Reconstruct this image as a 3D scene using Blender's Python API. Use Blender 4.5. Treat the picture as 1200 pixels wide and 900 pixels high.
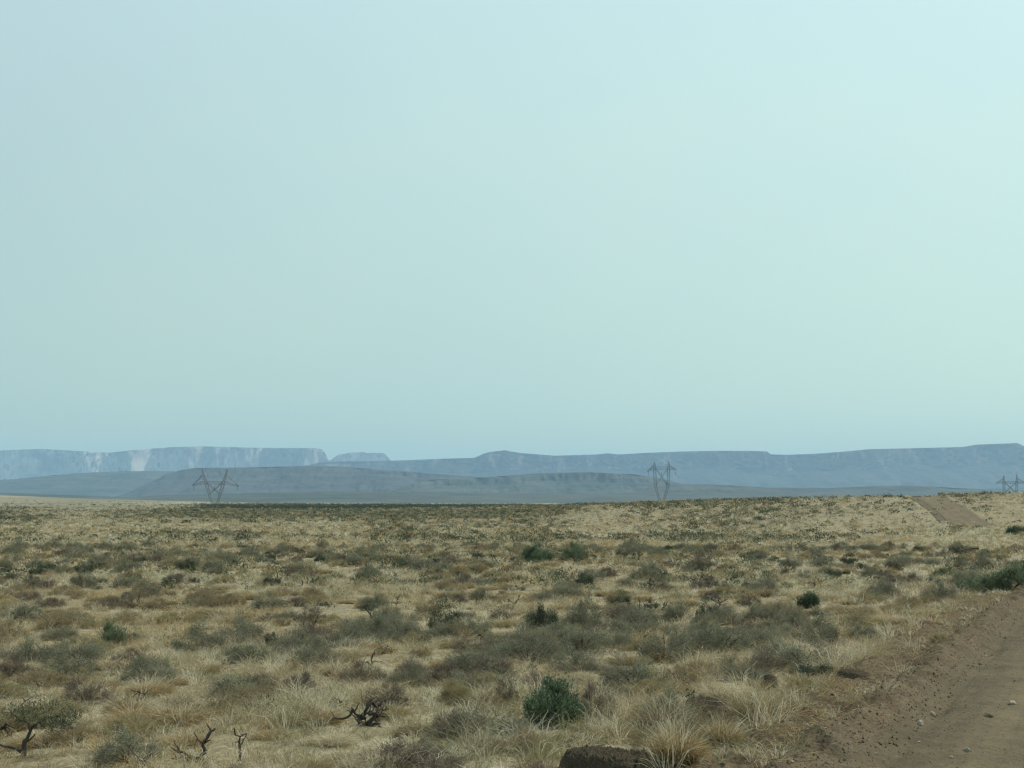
import bpy, math, random
import numpy as np

# ------------------------------------------------------------------ clear
for o in list(bpy.data.objects):
    bpy.data.objects.remove(o)
SC = bpy.context.scene
COL = SC.collection
rad = math.radians

# ------------------------------------------------------------------ camera
CAM_H = 3.0
F = 1400.0            # focal length in pixels of the 1200 px wide photograph
HORIZON = 588.0       # row of the level horizon in the photograph
cam_data = bpy.data.cameras.new("camera")
cam_data.sensor_width = 36.0
cam_data.lens = 36.0 * F / 1200.0
cam_data.shift_y = (HORIZON - 450.0) / 1200.0
cam_data.clip_start = 0.1
cam_data.clip_end = 90000.0
cam = bpy.data.objects.new("camera", cam_data)
COL.objects.link(cam)
cam.location = (0, 0, CAM_H)
cam.rotation_euler = (rad(90), 0, 0)
SC.camera = cam

# ------------------------------------------------------------------ world
SUN_EL, SUN_AZ = 48.0, 62.0     # azimuth measured from the view direction towards the right
world = bpy.data.worlds.new("World")
SC.world = world
world.use_nodes = True
wn = world.node_tree.nodes
wl = world.node_tree.links
bg = wn["Background"]
sky = wn.new("ShaderNodeTexSky")
sky.sky_type = 'NISHITA'
sky.sun_disc = False
sky.sun_elevation = rad(SUN_EL)
sky.sun_rotation = rad(SUN_AZ)
sky.altitude = 1200
sky.air_density = 1.0
sky.dust_density = 4.0
sky.ozone_density = 2.0
veil = wn.new("ShaderNodeMix")           # thin even veil of smoke over the blue sky
veil.data_type = 'RGBA'
veil.inputs[0].default_value = 0.80
# the smoke is brighter towards the sun
tc = wn.new("ShaderNodeTexCoord")
dt = wn.new("ShaderNodeVectorMath"); dt.operation = 'DOT_PRODUCT'
dt.inputs[1].default_value = (math.cos(rad(SUN_EL)) * math.sin(rad(SUN_AZ)), math.cos(rad(SUN_EL)) * math.cos(rad(SUN_AZ)), math.sin(rad(SUN_EL)))
wl.new(tc.outputs["Generated"], dt.inputs[0])
glow = wn.new("ShaderNodeMix"); glow.data_type = 'RGBA'; glow.clamp_factor = True
glow.inputs[6].default_value = (3.62, 4.85, 4.85, 1)
glow.inputs[7].default_value = (6.1, 8.15, 7.2, 1)
wl.new(dt.outputs["Value"], glow.inputs[0])
cn = wn.new("ShaderNodeTexNoise")            # faint uneven smoke
cn.inputs["Scale"].default_value = 2.6; cn.inputs["Detail"].default_value = 5; cn.inputs["Roughness"].default_value = 0.55
cmap = wn.new("ShaderNodeMapping"); cmap.inputs["Scale"].default_value = (1, 1, 2.2)
wl.new(tc.outputs["Generated"], cmap.inputs[0]); wl.new(cmap.outputs[0], cn.inputs["Vector"])
cr = wn.new("ShaderNodeValToRGB")
cr.color_ramp.elements[0].position = 0.30; cr.color_ramp.elements[0].color = (0.955, 0.967, 1.03, 1)
cr.color_ramp.elements[1].position = 0.70; cr.color_ramp.elements[1].color = (1.018, 1.012, 0.998, 1)
wl.new(cn.outputs["Fac"], cr.inputs[0])
cm = wn.new("ShaderNodeMix"); cm.data_type = 'RGBA'; cm.blend_type = 'MULTIPLY'; cm.clamp_result = False
cm.inputs[0].default_value = 1.0
wl.new(glow.outputs[2], cm.inputs[6]); wl.new(cr.outputs[0], cm.inputs[7])
sx = wn.new("ShaderNodeSeparateXYZ"); wl.new(tc.outputs["Generated"], sx.inputs[0])
er = wn.new("ShaderNodeValToRGB")            # greener low down, bluer higher up
er.color_ramp.elements[0].position = 0.04; er.color_ramp.elements[0].color = (0.988, 0.975, 0.765, 1)
er.color_ramp.elements[1].position = 0.42; er.color_ramp.elements[1].color = (1.0, 1.01, 1.05, 1)
wl.new(sx.outputs[2], er.inputs[0])
em = wn.new("ShaderNodeMix"); em.data_type = 'RGBA'; em.blend_type = 'MULTIPLY'; em.clamp_result = False
em.inputs[0].default_value = 1.0
wl.new(cm.outputs[2], em.inputs[6]); wl.new(er.outputs[0], em.inputs[7])
wl.new(em.outputs[2], veil.inputs[7])
wl.new(sky.outputs[0], veil.inputs[6])
wl.new(veil.outputs[2], bg.inputs[0])
bg.inputs[1].default_value = 0.135

sun_data = bpy.data.lights.new("sun", 'SUN')
sun_data.energy = 4.0
sun_data.angle = rad(1.5)
sun_data.color = (1.0, 0.94, 0.85)
sun = bpy.data.objects.new("sun", sun_data)
COL.objects.link(sun)
sun.rotation_euler = (rad(90 - SUN_EL), 0, rad(180 - SUN_AZ))

SC.view_settings.view_transform = 'Standard'
SC.view_settings.look = 'None'
SC.view_settings.exposure = 0.0
SC.view_settings.gamma = 1.0
SC.view_settings.use_curve_mapping = False
SC.render.engine = 'CYCLES'
SC.cycles.use_denoising = True
SC.cycles.max_bounces = 5
SC.cycles.diffuse_bounces = 2
SC.cycles.volume_bounces = 1
SC.cycles.transparent_max_bounces = 8
SC.cycles.pixel_filter_type = 'BLACKMAN_HARRIS'
SC.cycles.filter_width = 1.3
SC.cycles.caustics_reflective = False
SC.cycles.caustics_refractive = False

# ------------------------------------------------------------------ helpers
R = np.random.default_rng(20240611)
random.seed(5)


def hash2(ix, iy, seed):
    ix = ix.astype(np.int64); iy = iy.astype(np.int64)
    h = (ix * 374761393 + iy * 668265263 + seed * 1442695041) & 0xFFFFFFFF
    h = ((h ^ (h >> 13)) * 1274126177) & 0xFFFFFFFF
    h = ((h ^ (h >> 16)) * 2246822519) & 0xFFFFFFFF
    return ((h ^ (h >> 15)) & 0xFFFFFF) / float(0xFFFFFF)


def vnoise(x, y, seed=0):
    x = np.asarray(x, float); y = np.asarray(y, float)
    ix = np.floor(x); iy = np.floor(y)
    fx = x - ix; fy = y - iy
    fx = fx * fx * (3 - 2 * fx); fy = fy * fy * (3 - 2 * fy)
    a = hash2(ix, iy, seed); b = hash2(ix + 1, iy, seed)
    c = hash2(ix, iy + 1, seed); d = hash2(ix + 1, iy + 1, seed)
    return (a * (1 - fx) + b * fx) * (1 - fy) + (c * (1 - fx) + d * fx) * fy


def fbm(x, y, octv=4, seed=0):          # about -1 .. 1
    s = 0; a = 1.0; t = 0
    x = np.asarray(x, float); y = np.asarray(y, float)
    for k in range(octv):
        s = s + a * (vnoise(x, y, seed + 17 * k) * 2 - 1)
        t += a; a *= 0.5; x = x * 2.03 + 11.3; y = y * 2.03 - 7.7
    return s / t


def sstep(a, b, x):
    t = np.clip((np.asarray(x, float) - a) / (b - a), 0, 1)
    return t * t * (3 - 2 * t)


def mesh_np(name, V, quads=None, tris=None, mat=None, col=None, smooth=False, mats=None, mat_idx=None):
    V = np.asarray(V, np.float32)
    idx = []; start = []; n = 0; st = 0
    if quads is not None and len(quads):
        q = np.asarray(quads, np.int32); idx.append(q.ravel()); start.append(np.arange(len(q)) * 4 + st); st += len(q) * 4
    if tris is not None and len(tris):
        t = np.asarray(tris, np.int32); idx.append(t.ravel()); start.append(np.arange(len(t)) * 3 + st); st += len(t) * 3
    idx = np.concatenate(idx).astype(np.int32); start = np.concatenate(start).astype(np.int32)
    me = bpy.data.meshes.new(name)
    me.vertices.add(len(V)); me.vertices.foreach_set("co", V.ravel())
    me.loops.add(len(idx)); me.loops.foreach_set("vertex_index", idx)
    me.polygons.add(len(start)); me.polygons.foreach_set("loop_start", start)
    if smooth:
        me.polygons.foreach_set("use_smooth", np.ones(len(start), bool))
    else:
        me.polygons.foreach_set("use_smooth", np.zeros(len(start), bool))
    if col is not None:
        at = me.color_attributes.new("tint", 'FLOAT_COLOR', 'POINT')
        c = np.ones((len(V), 4), np.float32); c[:, :3] = col
        at.data.foreach_set("color", c.ravel())
    me.update(calc_edges=True)
    me.validate()
    if mat:
        me.materials.append(mat)
    return me


def link(name, me, parent=None, loc=(0, 0, 0)):
    o = bpy.data.objects.new(name, me)
    COL.objects.link(o)
    o.location = loc
    if parent is not None:
        o.parent = parent
    return o


def empty(name, loc=(0, 0, 0), rz=0.0, scale=None):
    o = bpy.data.objects.new(name, None)
    o.empty_display_size = 0.1
    COL.objects.link(o)
    o.location = loc
    o.rotation_euler = (0, 0, rz)
    if scale is not None:
        o.scale = scale
    return o


def tag(o, label=None, cat=None, group=None, kind=None):
    if label: o["label"] = label
    if cat: o["category"] = cat
    if group: o["group"] = group
    if kind: o["kind"] = kind
    return o


def copy_tree(root):
    c = root.copy(); COL.objects.link(c)
    for ch in root.children:
        d = ch.copy(); COL.objects.link(d); d.parent = c
        for g in ch.children:
            e = g.copy(); COL.objects.link(e); e.parent = d
    return c


def grid_faces(nr, nc):
    r, c = np.meshgrid(np.arange(nr - 1), np.arange(nc - 1), indexing='ij')
    a = (r * nc + c).ravel()
    return np.stack([a, a + 1, a + nc + 1, a + nc], 1)


# ------------------------------------------------------------------ materials
class NT:
    def __init__(self, name):
        self.m = bpy.data.materials.new(name); self.m.use_nodes = True
        self.t = self.m.node_tree; self.n = self.t.nodes; self.l = self.t.links
        self.b = self.n["Principled BSDF"]
        self.b.inputs["Specular IOR Level"].default_value = 0.15
        self.b.inputs["Roughness"].default_value = 0.9
        g = self.n.new("ShaderNodeNewGeometry"); self.pos = g.outputs["Position"]

    def noise(self, scale, detail=4, rough=0.6, vec=None, sc3=None):
        v = vec or self.pos
        if sc3:
            mp = self.n.new("ShaderNodeMapping"); mp.inputs["Scale"].default_value = sc3
            self.l.new(v, mp.inputs[0]); v = mp.outputs[0]
        x = self.n.new("ShaderNodeTexNoise"); x.inputs["Scale"].default_value = scale
        x.inputs["Detail"].default_value = detail; x.inputs["Roughness"].default_value = rough
        self.l.new(v, x.inputs["Vector"])
        return x.outputs["Fac"]

    def ramp(self, fac, stops):
        r = self.n.new("ShaderNodeValToRGB")
        e = r.color_ramp.elements
        while len(e) < len(stops): e.new(0.5)
        for k, (p, c) in enumerate(stops):
            e[k].position = p; e[k].color = (c[0], c[1], c[2], 1) if not np.isscalar(c) else (c, c, c, 1)
        self.l.new(fac, r.inputs[0])
        return r.outputs[0]

    def mix(self, fac, a, b, mode='MIX'):
        m = self.n.new("ShaderNodeMix"); m.data_type = 'RGBA'; m.blend_type = mode
        for s, v in ((0, fac), (6, a), (7, b)):
            if isinstance(v, (int, float)): m.inputs[s].default_value = v
            elif isinstance(v, tuple): m.inputs[s].default_value = (v[0], v[1], v[2], 1)
            else: self.l.new(v, m.inputs[s])
        return m.outputs[2]

    def attr(self, name="tint"):
        a = self.n.new("ShaderNodeAttribute"); a.attribute_name = name
        return a.outputs["Color"]

    def out(self, col, bump=None, bs=0.3, bd=0.05):
        self.l.new(col, self.b.inputs["Base Color"])
        if bump is not None:
            bn = self.n.new("ShaderNodeBump"); bn.inputs["Strength"].default_value = bs
            bn.inputs["Distance"].default_value = bd
            self.l.new(bump, bn.inputs["Height"]); self.l.new(bn.outputs[0], self.b.inputs["Normal"])
        return self.m


def mat_ground():
    t = NT("dry_ground")
    big = t.noise(0.05, 5, 0.6)
    mid = t.noise(0.9, 6, 0.7)
    far = t.noise(0.004, 6, 0.65, sc3=(1, 0.45, 1))
    thatch = t.noise(9.0, 6, 0.75, sc3=(1, 0.6, 1))
    c1 = t.ramp(mid, [(0.28, (0.095, 0.072, 0.043)), (0.45, (0.17, 0.132, 0.075)), (0.6, (0.235, 0.185, 0.105)), (0.8, (0.28, 0.235, 0.14))])
    c2 = t.ramp(big, [(0.35, (0.13, 0.115, 0.065)), (0.65, (0.27, 0.215, 0.125))])
    c = t.mix(0.4, c1, c2)
    c = t.mix(0.5, c, t.ramp(thatch, [(0.38, (0.07, 0.056, 0.035)), (0.52, (0.24, 0.205, 0.13)), (0.66, (0.44, 0.385, 0.255))]))
    c3 = t.ramp(far, [(0.36, (0.13, 0.12, 0.07)), (0.5, (0.21, 0.18, 0.112)), (0.62, (0.30, 0.255, 0.165))])
    # past the scatter the plain carries its own patchwork of scrub and grass
    sp = t.n.new("ShaderNodeSeparateXYZ"); t.l.new(t.pos, sp.inputs[0])
    mr = t.n.new("ShaderNodeMapRange"); mr.inputs[1].default_value = 250; mr.inputs[2].default_value = 900
    t.l.new(sp.outputs[1], mr.inputs[0])
    c = t.mix(mr.outputs[0], c, c3)
    return t.out(c, mid, 0.5, 0.08)


def mat_soil(name, cols, sc=3.0, tint=False):
    t = NT(name)
    n1 = t.noise(sc, 8, 0.7); n2 = t.noise(sc * 0.22, 4, 0.6); n3 = t.noise(sc * 9, 4, 0.7)
    c = t.ramp(n1, [(0.3, cols[0]), (0.5, cols[1]), (0.72, cols[2])])
    c = t.mix(0.4, c, t.ramp(n2, [(0.3, cols[0]), (0.55, cols[3]), (0.75, cols[2])]))
    c = t.mix(0.45, c, t.ramp(n3, [(0.32, cols[0]), (0.68, cols[2])]))
    if tint:
        c = t.mix(1.0, c, t.attr(), 'MULTIPLY')
    return t.out(c, t.mix(0.5, n1, n3), 1.0 if sc < 10 else 0.25, 0.06 if sc < 10 else 0.01)


def mat_hill(name, lo, mid, hi, cliff, band=0.02, sc=0.004, cliff_noise=True):
    """Rock and scrub of a mesa: pale rock where it is steep, banded by height."""
    t = NT(name)
    g = t.n.new("ShaderNodeNewGeometry")
    sp = t.n.new("ShaderNodeSeparateXYZ"); t.l.new(g.outputs["True Normal"], sp.inputs[0])
    steep = t.ramp(sp.outputs[2], [(0.30, 1.0), (0.72, 0.0)])
    n1 = t.noise(sc, 7, 0.65, sc3=(1, 1, 2.5))
    base = t.ramp(n1, [(0.33, lo), (0.5, mid), (0.68, hi)])
    scrub = t.noise(sc * 5, 5, 0.7, sc3=(0.45, 1, 4))
    base = t.mix(t.ramp(scrub, [(0.46, 0.75), (0.58, 0.0)]), base, tuple(0.5 * v for v in lo))
    bn = t.noise(band, 3, 0.6, sc3=(0.05, 0.05, 1))
    base = t.mix(0.45, base, t.ramp(bn, [(0.38, lo), (0.62, hi)]))
    cl = t.mix(t.ramp(t.noise(sc * 0.9, 5, 0.7, sc3=(1, 1, 1.2)), [(0.38, 0.0), (0.58, 1.0)]), tuple(0.34 * v for v in cliff), cliff)
    c = t.mix(steep, base, cl)
    return t.out(c)


def mat_tint(name, rough=0.9, trans=0.0):
    t = NT(name)
    a = t.attr()
    n = t.noise(14.0, 3, 0.6)
    c = t.mix(0.35, a, t.mix(1.0, a, t.ramp(n, [(0.3, 0.6), (0.7, 1.35)]), 'MULTIPLY'))
    t.b.inputs["Roughness"].default_value = rough
    t.l.new(c, t.b.inputs["Base Color"])
    if trans:
        tr = t.n.new("ShaderNodeBsdfTranslucent"); t.l.new(c, tr.inputs[0])
        mx = t.n.new("ShaderNodeMixShader"); mx.inputs[0].default_value = trans
        t.l.new(t.b.outputs[0], mx.inputs[1]); t.l.new(tr.outputs[0], mx.inputs[2])
        t.l.new(mx.outputs[0], t.n["Material Output"].inputs[0])
    return t.m


def mat_bark(name, a, b, sc=18):
    t = NT(name)
    n = t.noise(sc, 6, 0.7, sc3=(1, 1, 0.35))
    return t.out(t.ramp(n, [(0.3, a), (0.7, b)]), n, 0.6, 0.02)


M_GROUND = mat_ground()
M_ROAD = mat_soil("packed_dirt", [(0.056, 0.042, 0.023), (0.094, 0.072, 0.040), (0.142, 0.110, 0.063), (0.124, 0.095, 0.055)], 1.5, True)
M_BERM = mat_soil("turned_soil", [(0.028, 0.022, 0.014), (0.080, 0.063, 0.038), (0.19, 0.148, 0.092), (0.165, 0.098, 0.045)], 2.0)
M_MOUND = mat_soil("dark_earth", [(0.045, 0.035, 0.024), (0.095, 0.074, 0.048), (0.17, 0.135, 0.088), (0.085, 0.066, 0.043)], 6)
M_STONE = mat_soil("pale_stone", [(0.20, 0.165, 0.12), (0.29, 0.245, 0.185), (0.38, 0.33, 0.255), (0.30, 0.25, 0.19)], 14)
M_CLOD = mat_soil("brown_stone", [(0.075, 0.06, 0.037), (0.12, 0.096, 0.06), (0.17, 0.138, 0.09), (0.13, 0.104, 0.066)], 14)
M_LEAF = mat_tint("leaves", 0.8, 0.3)
M_STRAW = mat_tint("straw", 0.8, 0.42)
M_TWIG = mat_tint("twigs", 0.9)
M_DEAD = mat_bark("dead_wood", (0.035, 0.028, 0.022), (0.105, 0.085, 0.065))
M_BARK = mat_bark("shrub_bark", (0.045, 0.034, 0.024), (0.12, 0.092, 0.066))
tm = NT("galvanised_steel")
M_STEEL = tm.out(tm.ramp(tm.noise(0.6, 3), [(0.3, (0.15, 0.155, 0.16)), (0.7, (0.24, 0.245, 0.25))]))
tm.b.inputs["Metallic"].default_value = 0.0
ti = NT("brown_porcelain")
M_INS = ti.out(ti.ramp(ti.noise(3.0, 2), [(0.3, (0.06, 0.04, 0.03)), (0.7, (0.10, 0.07, 0.05))]))

# ------------------------------------------------------------------ terrain
EDGE_Y = np.array([-400, -60, 0, 13.5, 34.4, 46, 62, 80, 100, 118, 130, 175, 212, 245, 300, 400, 30000], float)
EDGE_X = np.array([-210, -34, -3.2, 3.85, 14.8, 22.0, 31.0, 39.0, 45.2, 47.2, 48.0, 60.0, 70.5, 81, 100, 142, 12000], float)
_yy = np.concatenate([np.arange(-400, 420, 1.0)])
_xx = np.interp(_yy, EDGE_Y, EDGE_X)
_k = np.hanning(17); _k /= _k.sum()
_xs = np.convolve(np.pad(_xx, 8, mode='reflect', reflect_type='odd'), _k, 'valid')
ROAD_W = 7.4


def edge(y):
    return np.interp(y, _yy, _xs)


def edge_cos(y):
    s = (edge(np.asarray(y) + 1.0) - edge(np.asarray(y) - 1.0)) / 2.0
    return 1 / np.sqrt(1 + s * s)


def road_s(y):
    return 1.0 - 0.53 * sstep(42, 110, y)      # the track narrows beyond the bend


def road_t(x, y):
    return (x - edge(y)) * edge_cos(y) / road_s(y)


CRU = np.array([-1.2, -0.12, -0.02, 0.06, 0.14, 0.22, 0.30, 0.43, 0.6, 1.2])
CRZ = np.array([0.0, 0.0, 0.9, 2.35, 2.75, 3.25, 3.55, 4.1, 4.6, 5.5])


def H0(x, y):
    """Smooth land: near plain, low ridge to the right, rise far left."""
    x = np.asarray(x, float); y = np.asarray(y, float)
    yy = np.maximum(y, 1.0)
    u = np.clip(x / yy, -1.2, 1.2)
    zc = np.interp(u, CRU, CRZ)
    yc = 225 - 25 * np.clip(u, -0.1, 0.5) / 0.4 + 90 * sstep(0.12, -0.05, u) + 14 * fbm(x / 60, y / 60, 2, 91)
    z = zc * (sstep(105, 1, 0) * 0 + sstep(0.50, 1.0, yy / yc)) * (1 - sstep(1.02, 1.9, yy / yc))
    z = z - 6.0 * sstep(1.1, 3.0, yy / yc) * sstep(0.0, 0.12, u) * (1 - sstep(3000, 6000, yy))
    # hump in front of the dip the road goes through
    z = z + 0.80 * np.exp(-((y - 100) / 14.0) ** 2) * sstep(0.27, 0.36, u)
    z = z - 0.45 * np.exp(-((y - 128) / 16.0) ** 2) * sstep(0.26, 0.34, u)
    # far rise on the left
    z = z + 19.0 * np.exp(-((x + 1000) / 420.0) ** 2) * np.exp(-((y - 1650) / 420.0) ** 2)
    amp = sstep(2, 20, yy)
    z = z + 0.16 * fbm(x / 17, y / 17, 3, 3) * amp
    z = z + sstep(60, 300, yy) * 0.5 * fbm(x / 90, y / 60, 3, 29)
    z = z + sstep(900, 4000, yy) * 3.0 * fbm(x / 700, y / 500, 3, 31)
    return z


def fine(x, y):
    return 0.075 * fbm(x / 1.7, y / 1.7, 4, 57) + 0.05 * np.abs(fbm(x / 0.6, y / 0.6, 2, 71))


def ground_z(x, y):
    """Land with hummocks; sinks out of the way under the road and its berm."""
    x = np.asarray(x, float); y = np.asarray(y, float)
    t = road_t(x, y)
    inside = sstep(-2.9, -1.7, t) * (1 - sstep(ROAD_W + 0.4, ROAD_W + 1.6, t)) * (y < 330)
    return H0(x, y) + fine(x, y) * (1 - inside) * (1 - sstep(300, 600, y)) - 0.40 * inside * (1 - 0.6 * sstep(60, 100, y))


def road_z(x, y, t):
    x = np.asarray(x, float)
    n = fbm(x / 0.9, y / 0.9, 4, 13)
    hb = 0.33 * (0.75 + 0.9 * fbm(x / 1.1, y / 1.1, 4, 19))
    berm = hb * np.exp(-((t + 0.35) / 0.36) ** 2) + 0.10 * np.exp(-((t + 1.35) / 0.5) ** 2)
    rough = sstep(0.3, -0.6, t)
    z = -0.02 + berm + rough * (0.10 * n + 0.11 * np.abs(fbm(x / 0.28, y / 0.28, 3, 23))) + 0.022 * fbm(x / 0.30, y / 0.30, 4, 41) + 0.03 * np.clip(fbm(x / 0.22, y / 0.22, 2, 43) - .25, 0, 1) * sstep(2.2, 0.4, t)
    z = z + (0.05 * fbm(t / 0.13, y / 2.6, 3, 61)) * sstep(-2.4, -1.6, t) * sstep(1.4, .2, t) + 0.018 * fbm(t / 0.10, y / 5.0, 2, 63)
    z = z - 0.07 * np.exp(-((t - 0.30) / 0.14) ** 2) * sstep(-.3, .3, fbm(x / 3.0, y / 3.0, 2, 45))
    z = z - 0.045 * (np.exp(-((t - 2.0) / 0.35) ** 2) + np.exp(-((t - 3.7) / 0.35) ** 2))
    z = z + 0.16 * np.exp(-((t - ROAD_W) / 0.5) ** 2)
    far = sstep(60, 100, y)
    z = z * (1 - .75 * far)
    z = z - 0.55 * sstep(-2.2, -2.75, t) - 0.55 * sstep(ROAD_W + 0.6, ROAD_W + 1.3, t)
    return H0(x, y) + z


def top_z(x, y):
    """Whatever surface is on top: land, berm or road."""
    t = road_t(x, y)
    g = ground_z(x, y)
    return np.where((t > -2.8) & (t < ROAD_W + 1.4) & (np.asarray(y) < 330), np.maximum(g, road_z(x, y, t)), g)


def spaced(lo, fine_lo, fine_hi, hi, step, growth):
    a = list(np.arange(fine_lo, fine_hi + step / 2, step))
    s = step; v = a[-1]
    while v < hi:
        s = max(step, s * growth); v += s; a.append(v)
    s = step; v = a[0]
    pre = []
    while v > lo:
        s *= growth; v -= s; pre.append(v)
    return np.array(pre[::-1] + a)


gx = spaced(-19000, -24, 26, 19000, 0.22, 1.022)
gy = spaced(-7000, 10, 48, 19200, 0.22, 1.022)
GX, GY = np.meshgrid(gx, gy)
GZ = ground_z(GX, GY)
me = mesh_np("ground", np.stack([GX, GY, GZ], -1).reshape(-1, 3), quads=grid_faces(len(gy), len(gx)), mat=M_GROUND, smooth=True)
tag(link("ground", me), "dry grassy desert plain", None, None, "structure")

# road and its berm: two sheets of one ribbon
ry = np.concatenate([np.arange(-30, 9, 0.5), np.arange(9, 40, 0.06), np.arange(40, 110, 0.35), np.arange(110, 330, 0.8)])


def ribbon(name, ts, mat):
    T, Y = np.meshgrid(ts, ry)
    X = edge(Y) + T * road_s(Y) / edge_cos(Y)
    Z = road_z(X, Y, T)
    tr = np.exp(-((T - 1.25 - .12 * fbm(Y / 9, Y * 0, 2, 3)) / 0.33) ** 2) + np.exp(-((T - 2.95 - .12 * fbm(Y / 9, Y * 0, 2, 3)) / 0.36) ** 2) + np.exp(-((T - 5.1) / .4) ** 2)
    loose = fbm(X / .5, Y / .5, 4, 51)
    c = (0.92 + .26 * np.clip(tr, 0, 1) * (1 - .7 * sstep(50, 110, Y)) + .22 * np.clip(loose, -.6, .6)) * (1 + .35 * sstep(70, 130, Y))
    m = mesh_np(name, np.stack([X, Y, Z], -1).reshape(-1, 3), quads=grid_faces(len(ry), len(ts)), mat=mat, smooth=True, col=np.repeat(c.reshape(-1, 1), 3, 1))
    return link(name, m)


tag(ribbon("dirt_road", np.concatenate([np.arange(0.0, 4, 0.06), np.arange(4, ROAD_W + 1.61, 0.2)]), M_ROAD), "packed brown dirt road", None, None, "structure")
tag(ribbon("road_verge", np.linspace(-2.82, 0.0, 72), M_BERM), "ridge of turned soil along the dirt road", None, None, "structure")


# ------------------------------------------------------------------ hills and mesas
def hillside(name, px, rows, Yf, depth_front, depth_back, mat, label, cliff=0.3, gully=0.12, seed=0, base_z=-8.0, nv=90, cols=700, edge_wob=0.10, fine_amp=0.02, back=True, talus_pow=1.5, gl=1.0):
    """A mesa with its own distance, slope, cliff and flat top behind the rim."""
    P = np.linspace(px[0], px[-1], cols)
    top_row = np.interp(P, px, rows)
    u = (P - 600.0) / F
    xw = u * Yf
    rim = Yf + depth_front * edge_wob * 4 * fbm(xw / (depth_front * 1.6 * gl), np.zeros_like(xw) + seed, 4, seed + 5)
    ztop = CAM_H + (HORIZON - top_row) / F * rim
    s = np.concatenate([np.linspace(0, 1, nv), 1 + np.linspace(0.02, 1, 24) ** 1.5])
    S, U = np.meshgrid(s, u, indexing='ij')
    RIM = np.broadcast_to(rim, S.shape); ZT = np.broadcast_to(ztop, S.shape)
    Yw = np.where(S <= 1, RIM - depth_front * (1 - S), RIM + depth_back * (S - 1))
    Xw = U * Yw
    sl = np.clip(S, 0, 1)
    # talus, then cliff
    cl0 = 1 - cliff
    g = fbm(Xw / (depth_front * 0.22 * gl), Yw / (depth_front * 0.7 * gl), 5, seed + 1)
    sc = np.clip(0.90 + 0.05 * g, 0.7, 0.975)
    talus = cl0 * (np.clip(sl / sc, 0, 1)) ** talus_pow
    cf = sstep(0, 1, (sl - sc) / (1 - sc)) * cliff
    prof = talus + cf
    Z = base_z + (ZT - base_z) * prof
    hgt = ZT - base_z
    ridge = (np.abs(fbm(Xw / (depth_front * 0.3 * gl), Yw / (depth_front * 1.1 * gl), 4, seed + 2)) - 0.25)
    Z = Z + hgt * gully * ridge * sstep(0.03, 0.35, sl) * (1 - sstep(0.8, 0.97, sl))
    Z = Z + hgt * fine_amp * fbm(Xw / (depth_front * 0.06), Yw / (depth_front * 0.06), 3, seed + 3) * sstep(0.05, 0.2, sl) * (1 - sstep(0.93, 0.99, sl))
    # ledges and buttresses break the cliff face
    pit = fbm(Xw / (depth_front * 0.10 * gl), Z / (depth_front * 0.05), 4, seed + 9)
    Yw = Yw + depth_front * 0.06 * pit * sstep(0.04, 0.3, sl) * (S < 0.995)
    Z = np.where(S > 1, ZT * (1 - 0.0 * S) - hgt * 0.25 * sstep(1.3, 2.0, S) , Z)
    V = np.stack([Xw, Yw, Z], -1).reshape(-1, 3)
    m = mesh_np(name, V, quads=grid_faces(len(s), cols)[:, ::-1], mat=mat, smooth=True)
    # faces point up
    return tag(link(name, m), label, None, None, "structure")


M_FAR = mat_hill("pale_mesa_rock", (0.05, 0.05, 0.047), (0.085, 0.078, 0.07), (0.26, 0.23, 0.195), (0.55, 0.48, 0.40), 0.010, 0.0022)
M_MAIN = mat_hill("mesa_rock", (0.024, 0.026, 0.026), (0.042, 0.038, 0.035), (0.072, 0.060, 0.052), (0.22, 0.17, 0.145), 0.03, 0.004)
M_BENCH = mat_hill("bench_rock", (0.022, 0.026, 0.024), (0.046, 0.042, 0.037), (0.10, 0.082, 0.068), (0.12, 0.098, 0.078), 0.05, 0.006)
M_FOOT = mat_hill("foothill_scrub", (0.022, 0.034, 0.028), (0.045, 0.056, 0.044), (0.11, 0.105, 0.08), (0.09, 0.085, 0.07), 0.06, 0.007)

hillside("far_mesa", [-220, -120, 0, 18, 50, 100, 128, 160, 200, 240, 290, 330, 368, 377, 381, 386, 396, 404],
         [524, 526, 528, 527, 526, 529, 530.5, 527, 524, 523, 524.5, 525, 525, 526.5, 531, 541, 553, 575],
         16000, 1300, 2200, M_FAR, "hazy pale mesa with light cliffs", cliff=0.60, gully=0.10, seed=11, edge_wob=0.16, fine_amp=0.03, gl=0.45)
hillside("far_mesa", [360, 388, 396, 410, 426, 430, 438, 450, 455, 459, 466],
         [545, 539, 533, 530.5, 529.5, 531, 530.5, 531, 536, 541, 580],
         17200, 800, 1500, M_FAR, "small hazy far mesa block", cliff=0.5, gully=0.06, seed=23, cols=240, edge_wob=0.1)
hillside("mesa", [150, 190, 240, 300, 355, 370, 382, 420, 470, 520, 556, 568, 575, 585, 592, 598, 612, 625, 650, 700, 712, 725, 760, 800, 840, 880, 899, 903, 920, 950, 985, 1012, 1020, 1080, 1128, 1145, 1185, 1192, 1200, 1240, 1320, 1420],
         [575, 556, 550, 547, 546, 543, 541, 540.5, 539.5, 537.5, 536.5, 531, 529.5, 528.5, 527.5, 529, 531, 532, 534, 532.5, 531.2, 532.5, 530.5, 529, 528.3, 528.3, 529, 532.3, 533, 532, 529.5, 527, 526.3, 525, 523.8, 521, 519.5, 519, 523, 526, 528, 532],
         12500, 2200, 2500, M_MAIN, "long blue mesa with a low peak", cliff=0.36, gully=0.16, seed=37, cols=1100, edge_wob=0.12, fine_amp=0.02, gl=0.7)
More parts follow.
